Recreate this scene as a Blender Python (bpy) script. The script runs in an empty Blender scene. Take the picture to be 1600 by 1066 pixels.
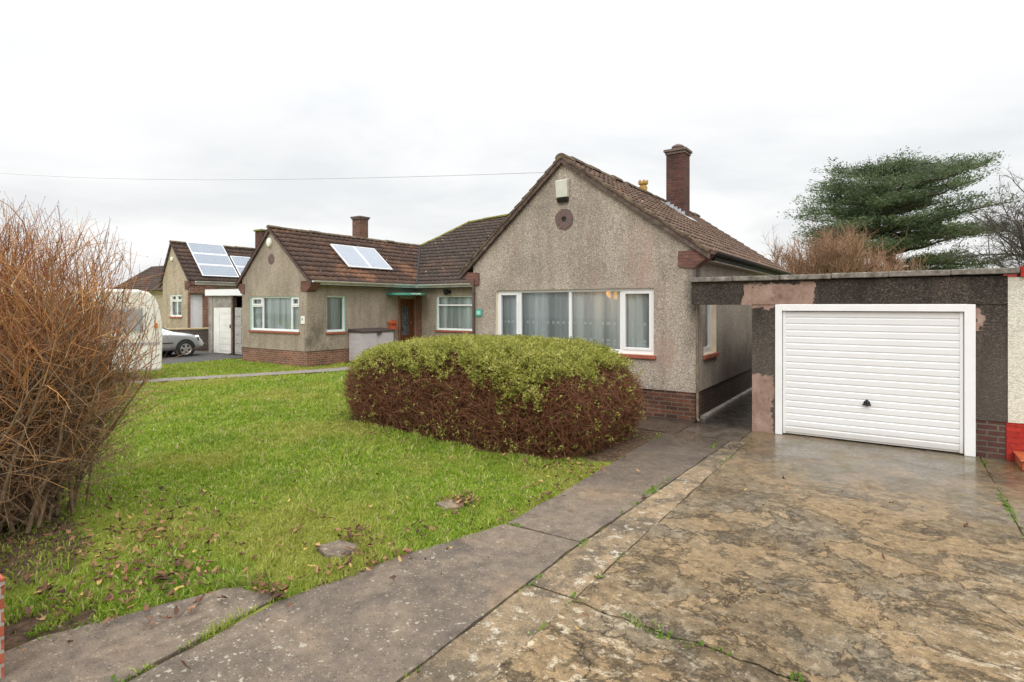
import bpy, math, random
import numpy as np
from mathutils import Vector, Matrix
R = math.radians
random.seed(7); rng = np.random.default_rng(11)
scene = bpy.context.scene
col = scene.collection
V = Vector

# ------------------------------------------------------------------ materials
class G:
    def __init__(s, name):
        s.m = bpy.data.materials.new(name); s.m.use_nodes = True
        s.nt = s.m.node_tree; s.bsdf = s.nt.nodes['Principled BSDF']; s.out = s.nt.nodes['Material Output']
        s._pos = s._uv = None
    def n(s, typ, props=None, **inp):
        nd = s.nt.nodes.new('ShaderNode' + typ)
        for k, v in (props or {}).items(): setattr(nd, k, v)
        for k, v in inp.items(): s.set(nd.inputs[k.replace('_', ' ')], v)
        return nd
    def set(s, sock, v):
        if isinstance(v, bpy.types.NodeSocket): s.nt.links.new(v, sock)
        else:
            if hasattr(sock.default_value, '__len__') and hasattr(v, '__len__') and len(sock.default_value) == 4 and len(v) == 3: v = (*v, 1)
            sock.default_value = v
    @property
    def pos(s):
        if not s._pos: s._pos = s.n('NewGeometry').outputs['Position']
        return s._pos
    @property
    def uv(s):
        if not s._uv: s._uv = s.n('UVMap').outputs[0]
        return s._uv
    def noise(s, scale, detail=4, rough=.55, vec=None, dist=0.0, col=False):
        nd = s.n('TexNoise', Vector=vec or s.pos, Scale=scale, Detail=detail, Roughness=rough, Distortion=dist)
        return nd.outputs['Color' if col else 'Fac']
    def vor(s, scale, vec=None, feature='F1', **k):
        return s.n('TexVoronoi', {'feature': feature}, Vector=vec or s.pos, Scale=scale, **k)
    def map(s, vec, scale=(1, 1, 1), loc=(0, 0, 0), rot=(0, 0, 0)):
        return s.n('Mapping', Vector=vec, Scale=scale, Location=loc, Rotation=rot).outputs[0]
    def ramp(s, fac, stops, interp='LINEAR'):
        nd = s.n('ValToRGB', Fac=fac); cr = nd.color_ramp; cr.interpolation = interp
        while len(cr.elements) < len(stops): cr.elements.new(.5)
        for e, (p, c) in zip(cr.elements, stops):
            e.position = p; e.color = (c, c, c, 1) if isinstance(c, (int, float)) else (*c[:3], 1)
        return nd.outputs[0]
    def mix(s, fac, a, b, mode='MIX'):
        nd = s.n('Mix', {'data_type': 'RGBA', 'blend_type': mode})
        s.set(nd.inputs[0], fac); s.set(nd.inputs[6], a); s.set(nd.inputs[7], b)
        return nd.outputs[2]
    def math(s, op, a, b=0.0, c=None):
        nd = s.n('Math', {'operation': op}); s.set(nd.inputs[0], a); s.set(nd.inputs[1], b)
        if c is not None: s.set(nd.inputs[2], c)
        return nd.outputs[0]
    def sep(s, vec):
        return s.n('SeparateXYZ', Vector=vec).outputs
    def step(s, v, lo, hi):
        return s.n('MapRange', {'interpolation_type': 'SMOOTHSTEP'}, Value=v, From_Min=lo, From_Max=hi).outputs[0]
    def bump(s, h, dist=.01, strength=1.0, normal=None):
        nd = s.n('Bump', Height=h, Distance=dist, Strength=strength)
        if normal: s.set(nd.inputs['Normal'], normal)
        s.set(s.bsdf.inputs['Normal'], nd.outputs[0]); return nd.outputs[0]
    def fin(s, color=None, rough=None, spec=None, metal=None):
        for k, v in (('Base Color', color), ('Roughness', rough), ('Specular IOR Level', spec), ('Metallic', metal)):
            if v is not None: s.set(s.bsdf.inputs[k], v)
        return s.m

def plain(name, c, rough=.5, var=.12, scale=6, spec=.5, metal=0, bump=0):
    g = G(name); nz = g.noise(scale, 5, .6)
    f = g.ramp(nz, [(.3, 1 - var), (.7, 1 + var * .5)])
    cc = g.mix(1, (*c, 1), f, 'MULTIPLY')
    if bump: g.bump(g.noise(scale * 8, 3), bump)
    return g.fin(cc, rough, spec, metal)

def pebbledash(name, stops, scale=48, grime=.35, red=False):
    g = G(name)
    vr = g.vor(scale, Randomness=1.0)
    r = g.sep(vr.outputs['Color'])[0]
    c = g.ramp(r, stops)
    big = g.noise(.9, 5, .6)
    c = g.mix(1, c, g.ramp(big, [(.3, 1 - grime), (.62, 1.06)]), 'MULTIPLY')
    st = g.noise(2.2, 5, .65, g.map(g.pos, (1.6, 1.6, .28)))
    c = g.mix(1, c, g.ramp(st, [(.36, 1 - grime * .8), (.55, 1.0)]), 'MULTIPLY')
    if red:
        rd = g.step(g.noise(1.3, 3, .5, g.map(g.pos, (1, 1, .35), (3.3, 1, 2))), .58, .7)
        c = g.mix(g.math('MULTIPLY', rd, .35), c, (.42, .25, .19, 1))
    h = g.math('ADD', g.math('MULTIPLY', vr.outputs['Distance'], -1), g.math('MULTIPLY', r, .3))
    g.bump(h, .006, .7)
    return g, c

# own gable: grey-beige pebbles, sooty by the garage lintel
g, c = pebbledash('pebbledash_grey', [(0, (.20, .16, .125)), (.25, (.335, .277, .22)), (.6, (.41, .345, .28)), (.86, (.49, .42, .345)), (1, (.68, .61, .52))], 80, .24, True)
x, y, z = g.sep(g.pos)
nzs = g.noise(3.2, 6, .7)
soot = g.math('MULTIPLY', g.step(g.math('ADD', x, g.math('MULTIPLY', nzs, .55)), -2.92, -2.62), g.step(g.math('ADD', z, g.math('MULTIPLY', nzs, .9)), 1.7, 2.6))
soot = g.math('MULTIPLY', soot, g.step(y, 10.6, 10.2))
low = g.math('MULTIPLY', g.step(y, 10.8, 12.5), g.step(g.math('ADD', z, nzs), 2.1, 1.1))  # shade of the narrow passage painted on the lower side wall
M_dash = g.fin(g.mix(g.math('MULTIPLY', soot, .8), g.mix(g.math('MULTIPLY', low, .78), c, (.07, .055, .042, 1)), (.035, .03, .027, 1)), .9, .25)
# neighbour: tan, finer, black streaks on its side wall near the corner
g, c = pebbledash('pebbledash_tan', [(0, (.23, .185, .138)), (.4, (.335, .275, .21)), (.75, (.41, .34, .262)), (1, (.53, .455, .365))], 70, .24)
x, y, z = g.sep(g.pos)
nzs = g.noise(2.6, 6, .75, g.map(g.pos, (1, 1, .6)))
sm = g.math('MULTIPLY', g.step(nzs, .44, .62), g.step(g.math('ADD', g.math('MULTIPLY', nzs, 1.2), z), 2.75, 1.7))
sm = g.math('MULTIPLY', sm, g.step(y, 14.2, 12.6)); sm = g.math('MULTIPLY', sm, g.step(x, -16.5, -16.3))
M_dash2 = g.fin(g.mix(g.math('MULTIPLY', sm, .6), c, (.07, .06, .045, 1)), .9, .25)
g, c = pebbledash('pebbledash_buff', [(0, (.25, .2, .14)), (.5, (.42, .34, .25)), (1, (.6, .5, .4))], 40, .2)
M_dash3 = g.fin(c, .9, .25)
# garage: near black render with bare patches of mortar
g, c = pebbledash('render_black', [(0, (.022, .017, .013)), (.5, (.052, .040, .031)), (.85, (.085, .066, .05)), (1, (.15, .12, .092))], 75, .45)
x, y, z = g.sep(g.pos)
nz = g.math('MULTIPLY', g.math('SUBTRACT', g.noise(3.5, 6, .65), .5), .42)
fine = g.math('MULTIPLY', g.math('SUBTRACT', g.noise(26, 3, .6), .5), .06)
wob = g.math('ADD', nz, fine)
def boxmask(x0, x1, z0, z1):
    xx = g.math('ADD', x, wob); zz = g.math('ADD', z, g.math('MULTIPLY', wob, .9))
    a = g.math('SUBTRACT', (x0 + x1) / 2, xx); a = g.math('SUBTRACT', g.math('ABSOLUTE', a), (x1 - x0) / 2)
    b = g.math('SUBTRACT', (z0 + z1) / 2, zz); b = g.math('SUBTRACT', g.math('ABSOLUTE', b), (z1 - z0) / 2)
    return g.step(g.math('MAXIMUM', a, b), .012, -.006)
pm = g.math('MAXIMUM', g.math('MAXIMUM', boxmask(-2.08, -1.03, 2.02, 2.4), boxmask(-2.3, -1.62, -.2, .93)), boxmask(.88, .965, 1.72, 2.03))
mort = g.ramp(g.noise(4, 8, .72), [(.3, (.17, .11, .085)), (.45, (.29, .19, .145)), (.6, (.37, .255, .20)), (.72, (.43, .33, .27))])
mort = g.mix(g.math('MULTIPLY', g.step(g.noise(9, 7, .75, g.map(g.pos, (1, 1, .6))), .56, .66), .55), mort, (.12, .085, .068, 1))
drk = g.step(z, 1.0, 2.25)
c = g.mix(g.math('MULTIPLY', g.math('SUBTRACT', 1, drk), .55), c, g.mix(.5, c, (.19, .16, .13, 1)))
M_black = g.fin(g.mix(pm, c, mort), g.mix(pm, (.75,) * 3 + (1,), (.85,) * 3 + (1,)), .3)

def brick(name, c1, c2, mortar, soot=.3, bw=.225, rh=.075, ms=.011):
    g = G(name)
    bt = g.n('TexBrick', {'offset': .5}, Vector=g.uv, Color1=(*c1, 1), Color2=(*c2, 1), Mortar=(*mortar, 1), Scale=1.0, Mortar_Size=ms, Mortar_Smooth=.15, Bias=-.1, Brick_Width=bw, Row_Height=rh)
    n1 = g.noise(18, 5, .65); n2 = g.noise(1.4, 4, .6)
    c = g.mix(1, bt.outputs[0], g.ramp(n1, [(.3, .72), (.7, 1.2)]), 'MULTIPLY')
    c = g.mix(1, c, g.ramp(n2, [(.32, 1 - soot), (.6, 1.05)]), 'MULTIPLY')
    if name == 'brick_brown':
        yy = g.sep(g.pos)[1]; c = g.mix(g.math('MULTIPLY', g.step(yy, 10.15, 10.8), .72), c, (.02, .016, .012, 1))  # brick inside the passage darkened to paint in its shade
    g.bump(g.math('ADD', g.math('MULTIPLY', bt.outputs[1], -1), g.math('MULTIPLY', n1, .4)), .01, .8)
    return g.fin(c, .85, .3)
M_brick = brick('brick_brown', (.215, .08, .045), (.075, .038, .03), (.21, .165, .12), .5)
M_brick2 = brick('brick_red', (.31, .125, .075), (.17, .07, .05), (.30, .24, .18), .3)
M_chim = brick('brick_chimney', (.15, .055, .04), (.075, .035, .03), (.10, .075, .06), .4)
M_chim2 = brick('brick_chimney_far', (.23, .10, .065), (.10, .05, .04), (.2, .15, .11), .4)
M_brickd = brick('brick_dark', (.12, .05, .038), (.07, .034, .028), (.14, .12, .095), .3)
M_brickp = brick('brick_red_paint', (.42, .035, .022), (.33, .025, .018), (.33, .03, .02), .2)
M_brickw = brick('brick_pillar', (.45, .115, .06), (.33, .09, .05), (.42, .36, .3), .2)
M_kneel = brick('brick_kneeler', (.24, .115, .085), (.16, .075, .06), (.12, .08, .07), .35, .3, .06, .006)

def tiles(name, ca, cb, spots=.5, orange=0.0, moss=.2):
    g = G(name)
    fl = g.n('VectorMath', {'operation': 'FLOOR'}, ); g.set(fl.inputs[0], g.uv)
    wn = g.n('TexWhiteNoise', {'noise_dimensions': '2D'}); g.set(wn.inputs['Vector'], fl.outputs[0])
    c = g.mix(wn.outputs['Value'], (*ca, 1), (*cb, 1))
    c = g.mix(1, c, g.ramp(g.noise(9, 6, .7), [(.3, .65), (.7, 1.25)]), 'MULTIPLY')
    if orange:
        om = g.step(g.noise(.75, 5, .65), .52, .66)
        c = g.mix(g.math('MULTIPLY', om, orange), c, (.30, .14, .07, 1))
    ms = g.step(g.noise(2.1, 6, .7, g.map(g.pos, loc=(5, 2, 7))), .56, .72)
    c = g.mix(g.math('MULTIPLY', ms, moss), c, (.055, .055, .03, 1))
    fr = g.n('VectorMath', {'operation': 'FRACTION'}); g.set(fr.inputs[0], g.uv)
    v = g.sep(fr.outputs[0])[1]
    c = g.mix(g.math('MULTIPLY', g.step(v, .16, .0), .6), c, (.02, .017, .014, 1))  # dark lower lip: moss and dirt, plus painted shadow between courses
    sp = g.vor(5.5); keep = g.step(g.sep(sp.outputs['Color'])[1], .93 - spots * .1, .95 - spots * .1)
    sm = g.math('MULTIPLY', g.step(sp.outputs['Distance'], .17, .10), keep)
    c = g.mix(g.math('MULTIPLY', sm, .85), c, (.5, .49, .42, 1))
    g.bump(g.noise(60, 4, .6), .003, .6)
    return g.fin(c, .8, .3)
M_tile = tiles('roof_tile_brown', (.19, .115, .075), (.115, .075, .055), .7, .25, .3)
M_tile2 = tiles('roof_tile_redbrown', (.105, .058, .038), (.065, .04, .03), .25, .55, .15)
M_tile3 = tiles('roof_tile_umber', (.078, .053, .040), (.05, .037, .03), .9, .1, .25)
M_tile4 = tiles('roof_tile_far', (.085, .055, .042), (.055, .038, .032), .15, .15, .15)
g = G('ridge_mortar'); nz = g.noise(7, 6, .7)
c = g.ramp(nz, [(.3, (.045, .034, .025)), (.5, (.13, .092, .062)), (.60, (.17, .135, .08)), (.68, (.24, .20, .15)), (.78, (.46, .42, .34))])
g.bump(g.noise(30, 5), .01); M_ridge = g.fin(c, .9, .2)
g = G('ridge_moss'); c = g.ramp(g.noise(6, 6, .7), [(.3, (.06, .055, .03)), (.5, (.17, .16, .04)), (.7, (.27, .26, .06))])
g.bump(g.noise(25, 5), .02); M_ridgem = g.fin(c, .95, .1)
g = G('verge_board'); c = g.ramp(g.noise(9, 6, .7), [(.3, (.045, .03, .024)), (.55, (.12, .085, .07)), (.68, (.18, .135, .11)), (.8, (.45, .4, .33))])
M_verge = g.fin(c, .8, .3)
M_verge2 = plain('verge_board_brown', (.10, .06, .05), .7, .4, 9)

M_white = plain('white_upvc', (.80, .80, .79), .3, .05, 3)
M_cream = plain('cream_reveal', (.75, .64, .47), .7, .1, 6)
M_mint = plain('mint_reveal', (.42, .68, .58), .7, .1, 6)
g = G('white_steel'); zz_ = g.sep(g.pos)[2]; dn = g.noise(3, 6, .7, g.map(g.pos, (1, 1, .5)))
c = g.mix(1, (.81, .81, .80, 1), g.ramp(g.noise(1.1, 4), [(.3, .955), (.7, 1.0)]), 'MULTIPLY')
c = g.mix(g.math('MULTIPLY', g.step(g.math('ADD', zz_, g.math('MULTIPLY', dn, -.22)), .12, -.06), .35), c, (.36, .31, .24, 1))
c = g.mix(g.math('MULTIPLY', g.step(dn, .60, .72), .10), c, (.45, .40, .32, 1))
g.bump(g.noise(2.2, 3, .5), .006, .5); M_doorw = g.fin(c, g.ramp(dn, [(.3, .28), (.7, .45)]))
M_wframe = plain('white_paint', (.82, .82, .80), .4, .05, 4)
M_gutterw = plain('gutter_white', (.62, .60, .55), .4, .25, 3)
M_gutterb = plain('gutter_black', (.016, .015, .015), .75, .3, 5)
M_pipe = plain('pipe_brown', (.11, .065, .05), .5, .3, 6)
M_pipec = plain('pipe_weathered', (.20, .15, .10), .6, .5, 7)
M_sill = plain('sill_red', (.36, .10, .06), .6, .25, 9)
M_soffit = plain('soffit', (.42, .36, .29), .7, .25, 3)
M_wood = plain('door_wood', (.16, .055, .018), .35, .35, 8)
M_green = plain('canopy_green', (.075, .30, .22), .35, .15, 6)
M_black_p = plain('black_plastic', (.015, .015, .016), .35, .1)
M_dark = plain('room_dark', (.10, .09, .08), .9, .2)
M_orange = plain('mailbox_orange', (.52, .10, .035), .4, .1)
M_shed = plain('storage_plastic', (.52, .475, .49), .55, .08, 5)
M_lid = plain('storage_lid', (.055, .04, .035), .5, .15)
M_lead = plain('lead_flashing', (.40, .42, .44), .45, .3, 12)
M_pot = plain('pot_yellow', (.50, .30, .08), .8, .35, 12)
M_alarm = plain('alarm_cream', (.62, .62, .52), .5, .12, 8)
M_plateg = plain('plate_green', (.06, .33, .25), .4, .1)
M_platew = plain('plate_white', (.8, .79, .7), .4, .05)
M_cap = plain('concrete_cap', (.16, .12, .10), .9, .4, 9)
g = G('coping'); c = g.ramp(g.noise(6, 6, .75), [(.3, (.05, .044, .038)), (.46, (.17, .15, .125)), (.6, (.28, .255, .22)), (.75, (.55, .51, .45))])
g.bump(g.noise(35, 5), .008); M_coping = g.fin(c, .9, .2)
g, c = pebbledash('cream_render', [(0, (.52, .49, .39)), (.5, (.66, .63, .52)), (1, (.76, .73, .62))], 60, .1); M_creamr = g.fin(c, .9, .2)
g = G('vent_tile'); nz = g.n('TexWave', {'wave_type': 'BANDS'}, Vector=g.uv, Scale=5.0, Distortion=1.0)
M_vent = g.fin(g.mix(g.noise(14, 5), (.10, .065, .06, 1), (.22, .15, .135, 1)), .8, .3)
M_step = plain('step_red', (.42, .10, .035), .5, .3, 8)
M_chrome = plain('chrome', (.6, .6, .6), .2, .05, metal=1.0)
M_rub = plain('rubber', (.02, .02, .02), .7, .2)
M_alloy = plain('alloy', (.55, .54, .5), .35, .1, metal=.6)
M_caravan = plain('caravan_white', (.84, .81, .73), .3, .06, 1.5)
M_stripe = plain('caravan_stripe', (.42, .42, .42), .4, .1)
M_cvwin = plain('caravan_window', (.36, .38, .40), .12, .1, 2)
M_redlamp = plain('lamp_red', (.4, .02, .015), .2, .05)
M_amber = plain('lamp_amber', (.65, .2, .03), .3, .05)
M_wallst = brick('stone_low_wall', (.13, .10, .08), (.08, .065, .055), (.15, .13, .10), .4, .3, .09, .01)
M_copy = plain('wall_coping_yellow', (.50, .40, .22), .8, .25, 6)
M_gwood = plain('weathered_panel', (.42, .40, .37), .85, .35, 9)
M_conc = plain('concrete_panel', (.30, .27, .23), .9, .45, 3)
M_paintw = plain('old_white_paint', (.74, .72, .66), .6, .12, 3)
M_black_m = plain('cable_black', (.34, .34, .35), .5)

g = G('car_paint'); g.set(g.bsdf.inputs['Coat Weight'], .8); g.set(g.bsdf.inputs['Coat Roughness'], .05)
M_car = g.fin((.50, .52, .53, 1), .35, .5, .6)

def glassmat(name, tint=(.9, .95, .95), refl=1.45, rough=0.0):
    g = G(name); nt = g.nt
    tr = g.n('BsdfTransparent', Color=(*tint, 1)); gl = g.n('BsdfGlossy', Color=(1, 1, 1, 1), Roughness=rough)
    fr = g.n('Fresnel', IOR=refl)
    mx = g.n('MixShader'); g.set(mx.inputs[0], fr.outputs[0]); nt.links.new(tr.outputs[0], mx.inputs[1]); nt.links.new(gl.outputs[0], mx.inputs[2])
    nt.links.new(mx.outputs[0], g.out.inputs[0]); return g.m
M_glass = glassmat('window_glass', (.92, .95, .95), 1.5, .01)
M_glassd = glassmat('dark_glass', (.25, .3, .33), 1.6)
g = G('leaded_glass')
M_lead_gl = g.fin(g.ramp(g.noise(11, 3, .5, g.map(g.pos, (1, 1, .5)), 1.5), [(.4, (.03, .035, .04)), (.52, (.22, .24, .27)), (.58, (.035, .04, .045))]), .12, .6)

def curtain(name, base, trans, bands=True):
    g = G(name); nt = g.nt
    u, v, _ = g.sep(g.uv)
    fold = g.noise(3.3, 3, .5, g.map(g.uv, (1, .03, 1)))
    dens = g.ramp(fold, [(.36, trans * .75), (.47, trans), (.56, min(1, trans + .25)), (.62, 1.0)])
    hi = g.ramp(fold, [(.42, 0.0), (.50, .35), (.58, .9), (.66, 1.0)])  # pale highlights along the folds, painted into the net colour
    if bands:
        ins = 0
        for z0, hh in ((1.69, .03), (1.36, .03), (1.29, .02)):
            w = g.math('ABSOLUTE', g.math('SUBTRACT', v, z0))
            b = g.math('MULTIPLY', g.step(w, hh + .012, hh - .01), g.step(g.math('ABSOLUTE', g.math('SUBTRACT', g.math('FRACT', g.math('MULTIPLY', u, 8.0)), .5)), .30, .16))
            ins = b if ins == 0 else g.math('MAXIMUM', ins, b)
        ins = g.math('MAXIMUM', ins, g.math('MULTIPLY', g.step(v, 1.26, 1.22), .5))
        dens = g.math('MAXIMUM', dens, ins); hi = g.math('MAXIMUM', hi, ins)
    cc_ = g.mix(hi, (*[q * .74 for q in base], 1), (*[min(.97, q * 1.08) for q in base], 1))
    df = g.n('BsdfDiffuse', Color=cc_); tl = g.n('BsdfTranslucent', Color=cc_); tr = g.n('BsdfTransparent')
    m1 = g.n('MixShader'); g.set(m1.inputs[0], .15); nt.links.new(df.outputs[0], m1.inputs[1]); nt.links.new(tl.outputs[0], m1.inputs[2])
    m2 = g.n('MixShader'); g.set(m2.inputs[0], dens); nt.links.new(tr.outputs[0], m2.inputs[1]); nt.links.new(m1.outputs[0], m2.inputs[2])
    nt.links.new(m2.outputs[0], g.out.inputs[0]); return g.m
M_net = curtain('net_curtain', (.83, .92, .96), .90)
M_net2 = curtain('net_curtain_lace', (.85, .94, .90), .92, False)

g = G('lamp_glow'); g.set(g.bsdf.inputs['Emission Color'], (1, .42, .06, 1)); g.set(g.bsdf.inputs['Emission Strength'], 12); M_glow = g.fin((.8, .4, .1, 1), .6)

g = G('solar_cells')
bt = g.n('TexBrick', {'offset': 0.0}, Vector=g.uv, Color1=(.15, .19, .245, 1), Color2=(.125, .165, .22, 1), Mortar=(.27, .31, .35, 1), Scale=1.0, Mortar_Size=.006, Brick_Width=.16, Row_Height=.16)
g.set(g.bsdf.inputs['Coat Weight'], .6); M_solar = g.fin(bt.outputs[0], .25, .7)
M_solfr = plain('solar_frame', (.78, .78, .78), .4, .05)

def foliage(name, stops, trans=.35, rough=.6):
    g = G(name); nt = g.nt; u, v, _ = g.sep(g.uv)
    c = g.ramp(u, stops)
    g.fin(c, rough, .25)
    tl = g.n('BsdfTranslucent', Color=c); mx = g.n('MixShader'); g.set(mx.inputs[0], trans)
    nt.links.new(g.bsdf.outputs[0], mx.inputs[1]); nt.links.new(tl.outputs[0], mx.inputs[2]); nt.links.new(mx.outputs[0], g.out.inputs[0])
    return g, c, mx
g, c, mx = foliage('grass_blades', [(0, (.105, .19, .018)), (.3, (.215, .325, .028)), (.6, (.33, .43, .05)), (.8, (.44, .46, .10)), (.92, (.52, .42, .19)), (1, (.60, .50, .29))], .4)
pn = g.noise(.55, 4, .6); yl = g.step(pn, .46, .62)
c2 = g.mix(g.math('MULTIPLY', yl, .55), c, (.43, .38, .10, 1)); dk = g.step(g.noise(.9, 4, .6, g.map(g.pos, loc=(9, 4, 0))), .52, .70)
c2 = g.mix(g.math('MULTIPLY', dk, .40), c2, (.13, .22, .045, 1))
g.fin(c2); g.set([n for n in g.nt.nodes if n.type == 'BSDF_TRANSLUCENT'][0].inputs[0], c2); M_grass = g.m
M_hleaf = foliage('hedge_leaves', [(0, (.13, .15, .03)), (.35, (.29, .305, .055)), (.75, (.46, .45, .11)), (1, (.60, .56, .21))], .35)[0].m
M_htwig = foliage('hedge_twigs', [(0, (.07, .027, .013)), (.5, (.19, .08, .037)), (.85, (.33, .15, .075)), (1, (.47, .26, .15))], 0.02)[0].m
M_btwig = foliage('bush_twigs', [(0, (.17, .115, .07)), (.25, (.29, .195, .12)), (.5, (.41, .22, .095)), (.8, (.60, .27, .07)), (1, (.72, .46, .22))], 0.02)[0].m
M_bstem = plain('bush_stems', (.26, .185, .105), .85, .45, 14)
M_ptwig = foliage('bush_purple_tips', [(0, (.15, .055, .04)), (.5, (.27, .10, .055)), (1, (.38, .17, .08))], 0.02)[0].m
M_cedar = foliage('cedar_needles', [(0, (.06, .088, .048)), (.5, (.115, .155, .08)), (.85, (.185, .23, .115)), (1, (.26, .30, .16))], .3)[0].m
M_bark = plain('bark', (.09, .07, .055), .9, .4, 5)
M_ftwig = foliage('far_twigs_brown', [(0, (.19, .12, .075)), (.6, (.34, .20, .125)), (1, (.46, .28, .19))], 0.02)[0].m
M_gtwig = foliage('far_twigs_grey', [(0, (.07, .06, .055)), (1, (.15, .13, .11))], 0.02)[0].m
M_leaf = foliage('dead_leaves', [(0, (.05, .024, .014)), (.4, (.11, .05, .026)), (.75, (.21, .10, .05)), (.93, (.36, .20, .10)), (1, (.45, .34, .08))], .1)[0].m
M_weed = foliage('weeds', [(0, (.09, .17, .025)), (.6, (.16, .26, .04)), (1, (.26, .30, .08))], .3)[0].m

# ground surfaces
g = G('soil'); nz = g.noise(7, 8, .7); c = g.ramp(nz, [(.3, (.028, .02, .014)), (.55, (.075, .052, .036)), (.75, (.15, .105, .07))])
g.bump(g.noise(22, 8, .7), .04, .9); M_soil = g.fin(c, .9, .2)
g = G('lawn_soil'); nz = g.noise(5, 6, .65); c = g.ramp(nz, [(.3, (.13, .14, .03)), (.5, (.20, .235, .035)), (.7, (.28, .28, .06))])
far = g.n('VectorMath', {'operation': 'LENGTH'}); g.set(far.inputs[0], g.pos)
c = g.mix(g.math('MULTIPLY', g.step(far.outputs['Value'], 14, 30), .4), c, (.27, .33, .04, 1))
def near(cx, cy, rx, ry):
    d = g.n('VectorMath', {'operation': 'LENGTH'}); g.set(d.inputs[0], g.map(g.pos, (1 / rx, 1 / ry, 0), (-cx / rx, -cy / ry, 0)))
    return g.step(g.math('ADD', d.outputs['Value'], g.math('MULTIPLY', g.math('SUBTRACT', g.noise(3.5, 6, .7), .5), 1.1)), 1.12, .85)
bed = g.math('MAXIMUM', g.math('MAXIMUM', near(-6.7, 1.6, 1.35, .6), near(-4.55, 1.2, .45, .5)), g.math('MAXIMUM', near(-6.3, 7.95, 3.15, 1.5), near(-3.35, 8.2, .62, 1.35)))
sc = g.ramp(g.noise(14, 7, .75), [(.3, (.035, .024, .016)), (.5, (.10, .065, .042)), (.7, (.20, .13, .085))])
c = g.mix(bed, c, sc)
g.bump(g.noise(30, 6, .7), .03); M_lawn = g.fin(c, .95, .1)

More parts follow.
